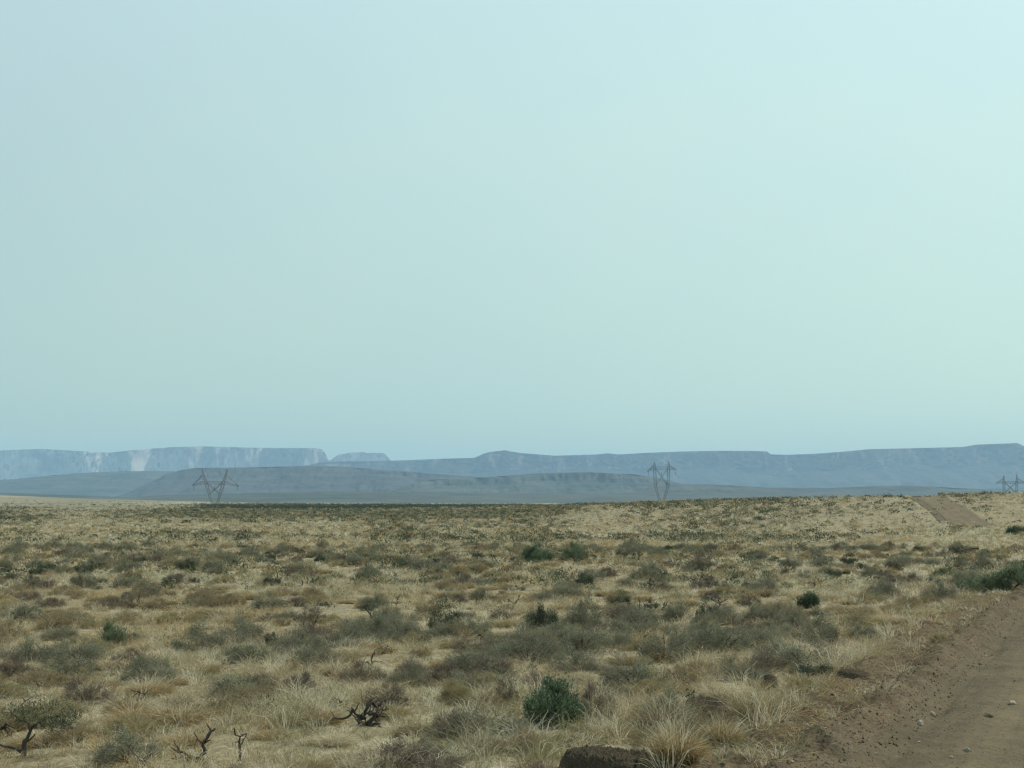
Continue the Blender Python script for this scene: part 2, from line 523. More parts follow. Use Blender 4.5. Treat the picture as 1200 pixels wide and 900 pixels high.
hillside("bench_hills", [95, 125, 150, 170, 195, 214, 228, 260, 300, 345, 372, 400, 440, 480, 520, 560, 600, 650, 700, 760],
         [592, 585, 578, 568, 556, 550.5, 548.5, 548, 547.5, 546.5, 546, 547, 550, 553, 556, 559, 563, 570, 578, 592],
         7400, 1500, 2500, M_BENCH, "banded brown bench in front of the mesa", cliff=0.16, gully=0.22, seed=53, cols=700, edge_wob=0.10, fine_amp=0.03, gl=0.5)
hillside("bench_hills", [-260, -150, -60, 0, 28, 62, 95, 128, 170, 215, 260, 300],
         [575, 570, 566, 562.5, 560.5, 557, 554.5, 552.8, 552, 552.5, 560, 590],
         9200, 1900, 2500, M_FOOT, "blue green slope below the pale mesa", cliff=0.08, gully=0.14, seed=61, cols=420, gl=0.7)
hillside("foothills", [440, 470, 500, 540, 580, 620, 655, 690, 715, 745, 770, 800, 830, 860],
         [588, 570, 562.5, 561, 558.5, 555.5, 554, 553.3, 554.5, 556, 560, 567, 573, 590],
         6300, 1200, 1500, M_FOOT, "dark teal scrub ridge below the mesa", cliff=0.30, gully=0.2, seed=71, cols=420, edge_wob=0.09, fine_amp=0.03, gl=0.5)
hillside("foothills", [700, 760, 800, 830, 870, 900, 930, 970, 1010, 1040, 1060, 1090, 1120, 1150, 1200, 1300, 1400],
         [590, 571, 567.3, 567.8, 569.5, 571.5, 571.5, 572, 570.5, 569.3, 568.8, 570, 572, 573, 574, 572, 576],
         5400, 1200, 1500, M_FOOT, "low teal scrub hills behind the right ridge", cliff=0.15, gully=0.16, seed=83, cols=560, edge_wob=0.08, fine_amp=0.03, gl=0.5)
hillside("low_hills", [-420, -300, -150, 0, 40, 100, 150, 200, 300, 420, 520, 640, 760, 900, 1000, 1100, 1300, 1600],
         [575, 575, 576, 577.5, 578.5, 581, 583, 580, 577.5, 575.5, 577, 578.5, 579, 580, 580, 581, 580, 580],
         4600, 1700, 2500, M_FOOT, "green scrub flats at the foot of the hills", cliff=0.05, gully=0.12, seed=97, cols=700, edge_wob=0.05, fine_amp=0.02, talus_pow=1.1, gl=0.35)

# ------------------------------------------------------------------ haze
HB = 20500.0
hv = np.array([(x, y, z) for z in (-60.0, 800.0) for (x, y) in ((-HB, -HB * 0.5), (HB, -HB * 0.5), (HB, HB), (-HB, HB))])
hm = bpy.data.materials.new("haze_air"); hm.use_nodes = True
hn = hm.node_tree.nodes; hl = hm.node_tree.links
hn.remove(hn["Principled BSDF"])
pv = hn.new("ShaderNodeVolumePrincipled")
pv.inputs["Color"].default_value = (0.46, 0.72, 0.97, 1)
pv.inputs["Density"].default_value = 0.000062
pv.inputs["Anisotropy"].default_value = 0.0
hl.new(pv.outputs[0], hn["Material Output"].inputs["Volume"])
hq = [(3, 2, 1, 0), (4, 5, 6, 7), (0, 1, 5, 4), (1, 2, 6, 5), (2, 3, 7, 6), (3, 0, 4, 7)]
tag(link("haze", mesh_np("haze", hv, quads=hq, mat=hm)), "thin blue haze over the plain", None, None, "stuff")

# ------------------------------------------------------------------ vegetation builders
STRAW = np.array([(0.62, 0.55, 0.395), (0.56, 0.49, 0.335), (0.67, 0.61, 0.455), (0.48, 0.42, 0.28), (0.45, 0.33, 0.165), (0.37, 0.33, 0.205), (0.30, 0.235, 0.135)])
SAGE = np.array([(0.19, 0.195, 0.125), (0.24, 0.24, 0.16), (0.155, 0.165, 0.11), (0.28, 0.265, 0.175)]) * 0.97
BROWN = np.array([(0.23, 0.165, 0.095), (0.30, 0.22, 0.125), (0.19, 0.138, 0.085), (0.33, 0.26, 0.15)]) * 0.95
PURPLE = np.array([(0.195, 0.145, 0.112), (0.24, 0.185, 0.135), (0.165, 0.128, 0.10), (0.22, 0.19, 0.125)]) * 0.9
GREEN = np.array([(0.065, 0.105, 0.055), (0.095, 0.14, 0.075), (0.048, 0.08, 0.045), (0.135, 0.17, 0.10)]) * 0.9
DARKGREEN = np.array([(0.065, 0.088, 0.05), (0.09, 0.115, 0.066), (0.05, 0.07, 0.043), (0.125, 0.14, 0.085)]) * 0.85
FRESH = np.array([(0.125, 0.165, 0.09), (0.17, 0.205, 0.12), (0.10, 0.135, 0.075), (0.22, 0.235, 0.145)])
GOLD = np.array([(0.37, 0.275, 0.13), (0.32, 0.235, 0.115), (0.42, 0.33, 0.17), (0.27, 0.195, 0.10), (0.33, 0.225, 0.10)])
OLIVE = np.array([(0.25, 0.23, 0.12), (0.30, 0.265, 0.14), (0.20, 0.185, 0.10), (0.34, 0.29, 0.165)])


def unit(v):
    return v / np.maximum(np.linalg.norm(v, axis=-1, keepdims=True), 1e-9)


def slivers(P, D, L, W, rng, colors, bend=0.0):
    """Thin diamond leaves or stalks: base P, direction D, length L, width W."""
    n = len(P)
    D = unit(D)
    side = unit(np.cross(D, unit(rng.normal(size=(n, 3)))))
    L = np.broadcast_to(L, n)[:, None]; W = np.broadcast_to(W, n)[:, None]
    mid = P + D * L * 0.5
    tip = P + D * L
    if bend:
        tip = tip + np.stack([np.zeros(n), np.zeros(n), -bend * L[:, 0]], 1) + rng.normal(size=(n, 3)) * L * bend * 0.4
    V = np.stack([P, mid + side * W * 0.5, tip, mid - side * W * 0.5], 1).reshape(-1, 3)
    q = np.arange(n * 4).reshape(n, 4)
    c = colors[rng.integers(0, len(colors), n)] * rng.uniform(0.8, 1.2, (n, 1))
    return V, q, np.repeat(c, 4, 0)


def blades(P, D, L, W, rng, colors, droop=0.35):
    """Grass blades of two faces: a quad and a tip triangle, arching over."""
    n = len(P)
    D = unit(D)
    hor = D.copy(); hor[:, 2] = 0
    hor = unit(hor + rng.normal(size=(n, 3)) * np.array([0.25, 0.25, 0]))
    side = unit(np.cross(D, unit(rng.normal(size=(n, 3)) + np.array([0, 0, 0.2]))))
    L = np.broadcast_to(L, n)[:, None]; W = np.broadcast_to(W, n)[:, None]
    mid = P + D * L * 0.55
    tip = mid + unit(D + hor * droop * 1.6 - np.array([0, 0, droop * 0.9])) * L * 0.5
    V = np.stack([P - side * W * .5, P + side * W * .5, mid + side * W * .38, mid - side * W * .38, tip], 1).reshape(-1, 3)
    b = np.arange(n)[:, None] * 5
    q = b + np.array([[0, 1, 2, 3]]); t = b + np.array([[3, 2, 4]])
    c = colors[rng.integers(0, len(colors), n)] * rng.uniform(0.8, 1.2, (n, 1))
    return V, q, t, np.repeat(c, 5, 0)


def tube(path, radii, sides=5):
    path = np.asarray(path, float); radii = np.asarray(radii, float)
    n = len(path)
    d = np.gradient(path, axis=0); d = unit(d)
    ref = np.array([0.31, 0.17, 0.93])
    a = unit(np.cross(d, ref)); b = np.cross(d, a)
    th = np.linspace(0, 2 * np.pi, sides, endpoint=False)
    V = path[:, None] + radii[:, None, None] * (np.cos(th)[None, :, None] * a[:, None] + np.sin(th)[None, :, None] * b[:, None])
    V = V.reshape(-1, 3)
    q = []
    for i in range(n - 1):
        for j in range(sides):
            k = (j + 1) % sides
            q.append((i * sides + j, i * sides + k, (i + 1) * sides + k, (i + 1) * sides + j))
    V = np.concatenate([V, path[-1:] + d[-1:] * radii[-1]])
    t = [((n - 1) * sides + j, (n - 1) * sides + (j + 1) % sides, n * sides) for j in range(sides)]
    return V, q, t


class Bag:
    def __init__(self): self.V = []; self.q = []; self.t = []; self.c = []; self.n = 0
    def add(self, V, q=None, t=None, c=None):
        self.V.append(np.asarray(V, float))
        if q is not None and len(q): self.q.append(np.asarray(q) + self.n)
        if t is not None and len(t): self.t.append(np.asarray(t) + self.n)
        if c is not None: self.c.append(c)
        self.n += len(V)
    def mesh(self, name, mat, smooth=False):
        return mesh_np(name, np.concatenate(self.V), np.concatenate(self.q) if self.q else None,
                       np.concatenate(self.t) if self.t else None, mat, np.concatenate(self.c) if self.c else None, smooth)


def wiggle(p0, p1, n, amp, rng):
    t = np.linspace(0, 1, n)[:, None]
    p = np.asarray(p0) * (1 - t) + np.asarray(p1) * t
    w = np.cumsum(rng.normal(size=(n, 3)), 0) * amp
    w = w - w[0] - (w[-1] - w[0]) * t * 0.6
    return p + w * np.linalg.norm(np.asarray(p1) - np.asarray(p0)) * 0.35


def stems_mesh(n, r, h, rad0, rng, name="stem"):
    b = Bag()
    for i in range(n):
        a = rng.uniform(0, 2 * np.pi); e = rng.uniform(0.35, 1.0)
        p0 = np.array([math.cos(a), math.sin(a), 0]) * r * 0.08 + np.array([0, 0, -0.03])
        p1 = np.array([math.cos(a) * r * e, math.sin(a) * r * e, h * rng.uniform(0.5, 0.92) * (1.15 - 0.4 * e)])
        path = wiggle(p0, p1, 6, 0.12, rng)
        path[:, 2] += 0.12 * h * np.sin(np.linspace(0, np.pi, 6))
        V, q, t = tube(path, np.linspace(rad0, rad0 * 0.25, 6), 4)
        b.add(V, q, t)
        for k in range(2):
            j = rng.integers(2, 5)
            e1 = path[j] + (unit(rng.normal(size=3) + np.array([math.cos(a), math.sin(a), 0.9])) * r * rng.uniform(0.2, 0.45))
            V, q, t = tube(wiggle(path[j], e1, 4, 0.1, rng), np.linspace(rad0 * 0.45, rad0 * 0.15, 4), 3)
            b.add(V, q, t)
    return b.mesh(name, M_BARK)


def dome_points(n, rng, lumps, fill=0.55):
    """Points in an uneven dome of unit radius made of overlapping lumps."""
    k = lumps
    a = rng.uniform(0, 2 * np.pi, k); e = np.sqrt(rng.uniform(0, 1, k)) * rng.uniform(0.7, 0.95)
    ex = rng.uniform(0.75, 1.15)
    cz = rng.uniform(0.15, 0.82, k) * (1.1 - e * 0.72) * (1 + 0.25 * np.cos(a + rng.uniform(0, 6)))
    C = np.stack([np.cos(a) * e * ex, np.sin(a) * e / ex, cz], 1)
    rr = rng.uniform(0.13, 0.34, k)
    w = rng.integers(0, k, n)
    d = unit(rng.normal(size=(n, 3)))
    q = rng.uniform(0, 1, n) ** fill
    P = C[w] + d * (rr[w] * q)[:, None]
    P[:, 2] = np.abs(P[:, 2]) + 0.01
    return P, d, w


def shrub_foliage(n, r, h, leaf, width, colors, rng, lumps=14, up=0.7, rand=0.5, tip=None, name="foliage"):
    P, d, w = dome_points(n, rng, lumps)
    lump_tint = rng.uniform(0.82, 1.2, (lumps, 1))
    out = P * np.array([1, 1, 0.7])
    D = out * 0.8 + d * 0.5 + np.array([0, 0, up]) + rng.normal(size=(n, 3)) * rand
    P = P * np.array([r, r, h])
    V, q, c = slivers(P, D, rng.uniform(0.6, 1.4, n) * leaf, width * rng.uniform(0.7, 1.3, n), rng, colors)
    c = c * np.repeat(lump_tint[w], 4, 0)
    b = Bag(); b.add(V, q, None, c)
    return b


def twig_fan(n, r, h, width, colors, rng, bag, spread=1.0):
    """Thin upright twigs from the root outward, the grey haze of a half bare shrub."""
    a = rng.uniform(0, 2 * np.pi, n); e = np.sqrt(rng.uniform(0, 1, n))
    base = np.stack([np.cos(a) * e * r * 0.45, np.sin(a) * e * r * 0.45, np.zeros(n)], 1)
    D = np.stack([np.cos(a) * e * spread, np.sin(a) * e * spread, np.ones(n) * (1.15 - 0.5 * e)], 1) + rng.normal(size=(n, 3)) * 0.18
    s = rng.uniform(0.15, 0.55, n)[:, None]
    base = base + unit(D) * s * h
    V, q, c = slivers(base, D, h * rng.uniform(0.3, 0.62, n), width, rng, colors)
    bag.add(V, q, None, c)


def grass_mound(n, r, h, w, colors, rng, droop=0.45, spread=0.9):
    a = rng.uniform(0, 2 * np.pi, n); e = np.sqrt(rng.uniform(0, 1, n))
    P = np.stack([np.cos(a) * e * r * 0.5, np.sin(a) * e * r * 0.5, np.zeros(n) - 0.02], 1)
    D = np.stack([np.cos(a) * e * spread, np.sin(a) * e * spread, np.ones(n) * 0.95], 1) + rng.normal(size=(n, 3)) * 0.22
    return blades(P, D, h * rng.uniform(0.55, 1.25, n), w * rng.uniform(0.7, 1.3, n), rng, colors, droop)


KINDS = {}


def shrub_kind(kind, variants, build):
    """A few modelled variants of a plant; each is a list of (part name, mesh)."""
    KINDS[kind] = [build(np.random.default_rng(hash(kind) % 1 + 1000 * (k + 1) + len(kind) * 7)) for k in range(variants)]


def twig_tips(n, r, h, L, width, colors, rng, lumps, bag, rand=0.55):
    """Fine side twigs all through the crown, pointing outward and up."""
    P, d, w = dome_points(n, rng, lumps, 0.7)
    D = P * np.array([1, 1, 0.5]) * 0.7 + d * 0.35 + np.array([0, 0, 0.55]) + rng.normal(size=(n, 3)) * rand
    V, q, c = slivers(P * np.array([r, r, h]), D, L * rng.uniform(0.5, 1.3, n), width, rng, colors)
    bag.add(V, q, None, c * np.repeat(rng.uniform(.85, 1.15, (lumps, 1))[w], 4, 0))


def b_sage(rng):
    b = shrub_foliage(5200, 0.50, 0.62, 0.038, 0.010, SAGE, rng, lumps=24, up=0.5, rand=0.8)
    twig_tips(1500, 0.52, 0.64, 0.11, 0.006, np.concatenate([SAGE, PURPLE]), rng, 24, b)
    return [("foliage", b.mesh("sage_foliage", M_LEAF)), ("stem", stems_mesh(9, 0.40, 0.46, 0.012, rng))]


def b_brown(rng):
    b = shrub_foliage(2600, 0.48, 0.60, 0.040, 0.009, BROWN, rng, lumps=20, up=0.5, rand=0.8)
    twig_tips(2200, 0.5, 0.62, 0.10, 0.006, np.concatenate([BROWN, OLIVE]), rng, 20, b)
    return [("foliage", b.mesh("brown_foliage", M_STRAW)), ("stem", stems_mesh(9, 0.40, 0.46, 0.011, rng))]


def b_purple(rng):
    b = shrub_foliage(900, 0.48, 0.60, 0.035, 0.008, PURPLE, rng, lumps=18, up=0.5, rand=0.8)
    twig_tips(3600, 0.5, 0.64, 0.12, 0.0055, PURPLE, rng, 20, b)
    return [("twigs", b.mesh("bare_twigs", M_TWIG)), ("stem", stems_mesh(10, 0.40, 0.48, 0.011, rng))]


def b_green(rng):
    b = shrub_foliage(9000, 0.50, 0.80, 0.042, 0.018, GREEN, rng, lumps=24, up=0.35, rand=0.9)
    twig_tips(700, 0.52, 0.82, 0.09, 0.010, GREEN, rng, 24, b)
    return [("foliage", b.mesh("green_foliage", M_LEAF)), ("stem", stems_mesh(10, 0.42, 0.66, 0.017, rng))]


def b_dark(rng):
    b = shrub_foliage(4200, 0.50, 0.60, 0.042, 0.015, DARKGREEN, rng, lumps=18, up=0.35, rand=0.9)
    return [("foliage", b.mesh("dark_foliage", M_LEAF)), ("stem", stems_mesh(9, 0.42, 0.5, 0.015, rng))]


def b_mound(rng):
    b = Bag()
    pal = GOLD if rng.uniform() < 0.45 else STRAW
    V, q, t, c = grass_mound(1700, 0.50, 0.36, 0.0075, pal, rng, 0.6, 1.1)
    b.add(V, q, t, c)
    b2 = Bag()
    V, q, t, c = grass_mound(110, 0.46, 0.52, 0.006, STRAW[:3], rng, 0.35, 0.9); b2.add(V, q, t, c)
    return [("blades", b.mesh("straw_blades", M_STRAW)), ("seed_stalks", b2.mesh("seed_stalks", M_STRAW))]


def b_olive(rng):
    b = shrub_foliage(3400, 0.50, 0.42, 0.040, 0.009, OLIVE, rng, lumps=18, up=0.6, rand=0.75)
    twig_tips(1400, 0.5, 0.46, 0.09, 0.006, np.concatenate([OLIVE, GOLD]), rng, 18, b)
    return [("foliage", b.mesh("olive_foliage", M_STRAW)), ("stem", stems_mesh(8, 0.4, 0.34, 0.010, rng))]


def b_snag(rng):
    """Crooked grey skeleton of a dead shrub."""
    parts = []
    tb = Bag()
    trunk = wiggle((0, 0, -0.05), (rng.uniform(-.25, .25), rng.uniform(-.2, .2), rng.uniform(.25, .5)), 6, 0.22, rng)
    V, q, t = tube(trunk, np.linspace(0.034, 0.018, 6), 6); tb.add(V, q, t)
    parts.append(("trunk", tb.mesh("snag_trunk", M_DEAD)))
    for k in range(rng.integers(3, 6)):
        bb = Bag()
        j = rng.integers(1, 6)
        a = rng.uniform(0, 2 * np.pi)
        end = trunk[j] + np.array([math.cos(a) * rng.uniform(.15, .45), math.sin(a) * rng.uniform(.15, .45), rng.uniform(-0.08, .40)])
        p = wiggle(trunk[j], end, 6, 0.25, rng)
        V, q, t = tube(p, np.linspace(0.022, 0.009, 6), 5); bb.add(V, q, t)
        for m in range(rng.integers(1, 4)):
            i = rng.integers(2, 6)
            e2 = p[i] + unit(rng.normal(size=3) + np.array([0, 0, .5])) * rng.uniform(.07, .2)
            V, q, t = tube(wiggle(p[i], e2, 4, 0.2, rng), np.linspace(0.011, 0.005, 4), 4); bb.add(V, q, t)
        parts.append(("branch", bb.mesh("snag_branch", M_DEAD)))
    return parts


def b_stone(rng, flat=0.6):
    n = 9
    th = np.linspace(0, np.pi, n)[:, None]; ph = np.linspace(0, 2 * np.pi, 14, endpoint=False)[None, :]
    d = np.stack([np.sin(th) * np.cos(ph), np.sin(th) * np.sin(ph), np.cos(th) + 0 * ph], -1)
    cuts = unit(rng.normal(size=(9, 3))); off = rng.uniform(0.55, 0.95, 9)
    r = np.full(d.shape[:2], 1.1)
    for cnorm, o_ in zip(cuts, off):
        k = d @ cnorm
        r = np.where(k > 0.05, np.minimum(r, o_ / np.maximum(k, 0.05)), r)
    r = r * (1 + 0.05 * rng.normal(size=r.shape)); r[0] = r[0, 0]; r[-1] = r[-1, 0]
    V = (d * r[..., None] * np.array([1, 0.8, flat])).reshape(-1, 3)
    q = []
    for i in range(n - 1):
        for j in range(14):
            k = (j + 1) % 14
            q.append((i * 14 + j, (i + 1) * 14 + j, (i + 1) * 14 + k, i * 14 + k))
    b = Bag(); b.add(V, q)
    return b


shrub_kind("sage_shrub", 7, b_sage)
shrub_kind("dry_shrub", 7, b_brown)
shrub_kind("bare_shrub", 5, b_purple)
shrub_kind("green_shrub", 4, b_green)
def b_leafy(rng):
    b = shrub_foliage(5200, 0.50, 0.50, 0.045, 0.014, FRESH, rng, lumps=26, up=0.8, rand=0.6)
    twig_tips(1500, 0.52, 0.52, 0.11, 0.007, FRESH, rng, 26, b)
    return [("foliage", b.mesh("leafy_foliage", M_LEAF)), ("stem", stems_mesh(10, 0.42, 0.4, 0.014, rng))]


def b_broad(rng):
    pal = np.concatenate([GREEN * 1.2, GREEN * 1.3, FRESH[:3]])
    b = shrub_foliage(11000, 0.50, 0.74, 0.040, 0.017, pal, rng, lumps=46, up=0.5, rand=0.8)
    twig_tips(900, 0.52, 0.80, 0.10, 0.009, pal, rng, 30, b)
    return [("foliage", b.mesh("bush_foliage", M_LEAF)), ("stem", stems_mesh(11, 0.40, 0.62, 0.017, rng))]


shrub_kind("broad_bush", 1, b_broad)
shrub_kind("leafy_shrub", 3, b_leafy)
shrub_kind("evergreen_shrub", 4, b_dark)
shrub_kind("bunchgrass", 8, b_mound)
shrub_kind("olive_shrub", 5, b_olive)
shrub_kind("dead_shrub", 8, b_snag)

PROTO = {}


def place(kind, x, y, sx, sz, label, cat, group=None, rz=None, sy=None, var=None, parts=True):
    """One plant of its own: the first of each variant is built, later ones copy it and its parts."""
    v = R.integers(0, len(KINDS[kind])) if var is None else var % len(KINDS[kind])
    z = float(top_z(x, y)) - 0.02
    rz = R.uniform(0, 2 * np.pi) if rz is None else rz
    key = (kind, int(v))
    if key not in PROTO:
        root = empty(kind, (x, y, z), rz)
        for nm, m in KINDS[kind][v]:
            link(nm, m, root)
        PROTO[key] = root
    else:
        root = copy_tree(PROTO[key])
        root.location = (x, y, z); root.rotation_euler = (0, 0, rz)
    root.scale = (sx, sx if sy is None else sy, sz)
    for k in ("label", "category", "group", "kind"):
        if k in root: del root[k]
    return tag(root, label, cat, group)


def ground_at(px, row):
    """Point of the land seen at a pixel of the photograph."""
    u = (px - 600) / F; v = (row - HORIZON) / F
    ys = np.concatenate([np.arange(6, 80, 0.05), np.arange(80, 600, 0.5)])
    zs = CAM_H - v * ys
    g = H0(u * ys, ys) + 0.0
    k = np.nonzero(zs <= g)[0]
    y = ys[k[0]] if len(k) else 400.0
    return u * y, y


def put(kind, px, row, w_px, h_px, label, cat, group=None, rz=None, var=None, flat=1.0):
    """Stand a plant on the land at a spot, w_px and h_px as measured in the photograph."""
    x, y = ground_at(px, row)
    W = w_px / F * y; H = h_px / F * y
    base_w = {"dead_shrub": 0.8, "bunchgrass": 1.1}.get(kind, 1.0)
    base_h = {"sage_shrub": 0.62, "dry_shrub": 0.60, "bare_shrub": 0.62, "green_shrub": 0.78, "evergreen_shrub": 0.58, "leafy_shrub": 0.48, "broad_bush": 0.78, "bunchgrass": 0.40, "olive_shrub": 0.42, "dead_shrub": 0.6}[kind]
    o = place(kind, x, y, W / base_w, H / base_h, label, cat, group, rz=(0.0 if flat != 1.0 else rz), sy=W / base_w * flat, var=var)
    SPOTS.append((x, y, W * 0.55))
    return o


SPOTS = []

# ------------------------------------------------------------------ plants one can point to
put("broad_bush", 649, 848, 78, 66, "bright dark green bush, the largest in the foreground grass", "bush", var=0)
CLEAR = [ground_at(649, 848)]
put("bare_shrub", 700, 843, 50, 42, "purplish bare twiggy shrub leaning against the right of the dark green bush", "shrub", var=0)
put("bare_shrub", 592, 828, 34, 34, "brownish bare twiggy shrub just left of the dark green bush", "shrub", var=1)
put("dry_shrub", 212, 838, 48, 32, "round dark brown dry shrub alone in pale grass beside a dead twig", "shrub", var=0)
put("evergreen_shrub", 522, 740, 50, 36, "dark green low bush beside a salmon brown tuft", "bush", var=0)
put("evergreen_shrub", 636, 742, 46, 38, "dark green bush with a pale stalk rising from it", "bush", var=1)
put("sage_shrub", 684, 740, 50, 46, "upright grey green shrub with crooked branches at its side", "shrub", var=0)
put("broad_bush", 631, 659, 44, 25, "dark green dome shaped bush, tallest on the middle plain", "bush", var=1)
put("leafy_shrub", 675, 659, 36, 24, "paler green bush right next to the dome shaped one", "bush", var=2)
put("evergreen_shrub", 559, 655, 16, 10, "small dark bush to the left of the dome shaped one", "bush", var=2)
put("evergreen_shrub", 537, 678, 16, 10, "small dark bush at the lower edge of the grey green band", "bush", var=3)
put("leafy_shrub", 132, 757, 42, 30, "small blue green bush at the top of the left sage patch", "bush", var=3)
put("evergreen_shrub", 98, 674, 28, 16, "small blackish bush on the left of the plain", "bush", var=2)
put("evergreen_shrub", 217, 670, 27, 17, "small blackish bush beneath thin dead stalks", "bush", var=1)
put("leafy_shrub", 1150, 694, 58, 26, "left part of the wide bright green thicket near the road", "bush", var=1)
put("leafy_shrub", 1182, 697, 66, 32, "wide bright green shrub at the edge of the road bend", "bush", var=0)
put("leafy_shrub", 1222, 695, 60, 36, "green shrub cut off by the picture edge near the road bend", "bush", var=2)
put("green_shrub", 1192, 626, 26, 14, "green bush standing on the ridge right of the far road", "bush", var=3)
put("green_shrub", 947, 714, 34, 28, "dark green upright bush before pale rounded grass mounds", "bush", var=3)
put("evergreen_shrub", 826, 727, 26, 22, "dark bush with a crooked dead stalk on its right", "bush", var=0)
put("green_shrub", 918, 676, 14, 11, "tiny dark green bush between pale tufts near the grey green band", "bush", var=1)
put("leafy_shrub", 1106, 677, 26, 14, "green shrub to the left of the bright green thicket", "bush", var=3)
put("olive_shrub", 938, 812, 36, 20, "fresh green grass clump at the upper end of the turned soil", "plant", var=0)
put("olive_shrub", 1102, 765, 26, 16, "yellow green weed growing on the road berm", "plant", var=1)
put("dry_shrub", 915, 728, 44, 30, "rounded tan shrub with a dark hollow under it", "shrub", var=3)
put("sage_shrub", 845, 768, 92, 42, "broad grey sage shrub, the widest of the right sage patch", "sage", var=1, flat=0.55)
put("sage_shrub", 892, 764, 70, 36, "grey sage shrub overlapping the widest one on its right", "sage", var=2, flat=0.6)
put("sage_shrub", 810, 762, 56, 34, "grey sage shrub forming the left end of the right patch", "sage", var=4, flat=0.6)
put("sage_shrub", 962, 758, 72, 36, "grey sage shrub close to the road berm with reddish stems below", "sage", var=3, flat=0.6)
put("sage_shrub", 1008, 748, 46, 26, "pale grey sage shrub nearest the road berm", "sage", var=5, flat=0.6)
put("sage_shrub", 560, 792, 84, 38, "wide sage shrub behind a tan shrub in the middle sage patch", "sage", var=1, flat=0.6)
put("sage_shrub", 620, 776, 90, 40, "wide dull green sage shrub above the dark green bush", "sage", var=5, flat=0.6)
put("sage_shrub", 680, 768, 84, 36, "sage shrub at the right end of the middle sage patch", "sage", var=6, flat=0.6)
put("sage_shrub", 415, 760, 60, 40, "grey sage shrub with a bushy rounded top left of centre", "sage", var=2, flat=0.7)
put("sage_shrub", 478, 806, 44, 30, "small grey sage shrub beside the tan shrub and dark driftwood", "sage", var=3)
put("bare_shrub", 352, 815, 44, 36, "dark twiggy shrub backed by pale straw", "shrub", var=2)
put("sage_shrub", 30, 776, 80, 30, "grey green sage shrub at the left edge of the big left patch", "sage", var=0, flat=0.6)
put("sage_shrub", 92, 778, 84, 34, "grey green sage shrub beneath the small blue green bush", "sage", var=4, flat=0.6)
put("sage_shrub", 168, 790, 70, 32, "dark grey sage shrub, lowest of the left patch", "sage", var=6, flat=0.6)
put("sage_shrub", 235, 766, 76, 34, "sage shrub in the left patch behind golden grass", "sage", var=3, flat=0.6)
put("sage_shrub", 290, 778, 64, 30, "sage shrub between the left and the middle patches", "sage", var=1, flat=0.6)
put("evergreen_shrub", 322, 760, 28, 22, "blackish green leafy bush rising out of pale sage", "bush", var=3)
put("sage_shrub", 352, 770, 66, 34, "bluish sage shrub with thin dead stalks above it", "sage", var=5, flat=0.7)
put("olive_shrub", 535, 826, 46, 34, "yellowish tan bushy shrub between sage and bare twigs", "shrub", var=2)
put("dry_shrub", 50, 806, 74, 26, "low flat rust brown shrub above the little twisted tree", "shrub", var=4)
put("dry_shrub", 800, 808, 60, 36, "brown open shrub below the left end of the right sage patch", "shrub", var=5)
put("bunchgrass", 795, 905, 84, 62, "tall golden grass clump beside the big dark earth bank", "grass clump", var=1)
put("bunchgrass", 845, 880, 60, 42, "pale straw grass clump between the golden one and the turned soil", "grass clump", var=2)
put("bunchgrass", 412, 905, 40, 28, "orange tan grass tuft at the bottom left of centre", "grass clump", var=3)

# ------------------------------------------------------------------ little twisted tree at the left
def twisted_tree():
    x, y = ground_at(34, 887)
    rng = np.random.default_rng(77)
    z = float(ground_z(x, y))
    k = y / F
    root = tag(empty("shrub_tree", (x, y, z)), "little twisted tree with dark forked trunk and blue green crown", "tree")
    P = lambda dx, dy, up: np.array([dx * k, dy, up * k])
    tb = Bag()
    V, q, t = tube(wiggle(P(-6, 0, -3), P(-5, 0, 18), 5, .06, rng), np.linspace(.034, .026, 5), 7); tb.add(V, q, t)
    V, q, t = tube(wiggle(P(-5, 0, 17), P(6, .03, 38), 6, .1, rng), np.linspace(.026, .015, 6), 6); tb.add(V, q, t)
    link("trunk", tb.mesh("twisted_trunk", M_DEAD, True), root)
    for a, b_, r0 in ((P(-6, 0, 2), P(-38, .06, 17), .024), (P(-5, 0, 12), P(8, -.05, 26), .015), (P(5, .03, 34), P(30, .1, 46), .013), (P(1, 0, 30), P(-16, -.05, 54), .013), (P(-38, .06, 17), P(-58, .1, 10), .016)):
        bb = Bag()
        p = wiggle(a, b_, 7, .16, rng); p[0] = a
        V, q, t = tube(p, np.linspace(r0, r0 * .5, 7), 6); bb.add(V, q, t)
        link("branch", bb.mesh("twisted_branch", M_DEAD, True), root)
    fb = Bag()
    for (dx, dy, up, sx, sz, n) in ((30, .05, 36, 25, 9, 800), (2, 0, 50, 22, 15, 380), (-14, -.05, 52, 18, 12, 240), (18, .1, 54, 28, 15, 300), (44, .1, 46, 14, 8, 200)):
        d = unit(rng.normal(size=(n, 3))); qd = rng.uniform(0, 1, n) ** .5
        pts = P(dx, dy, up) + d * qd[:, None] * np.array([sx * k, sx * k, sz * k])
        D = d * .5 + rng.normal(size=(n, 3)) * .5 + np.array([0, 0, .6])
        V, q, c = slivers(pts, D, .045, .010, rng, np.concatenate([DARKGREEN, DARKGREEN, SAGE * .7])); fb.add(V, q, None, c)
    link("crown", fb.mesh("tree_crown", M_LEAF), root)
    SPOTS.append((x, y, .9)); SPOTS.append((x + .1, y - 1.0, .8))


twisted_tree()


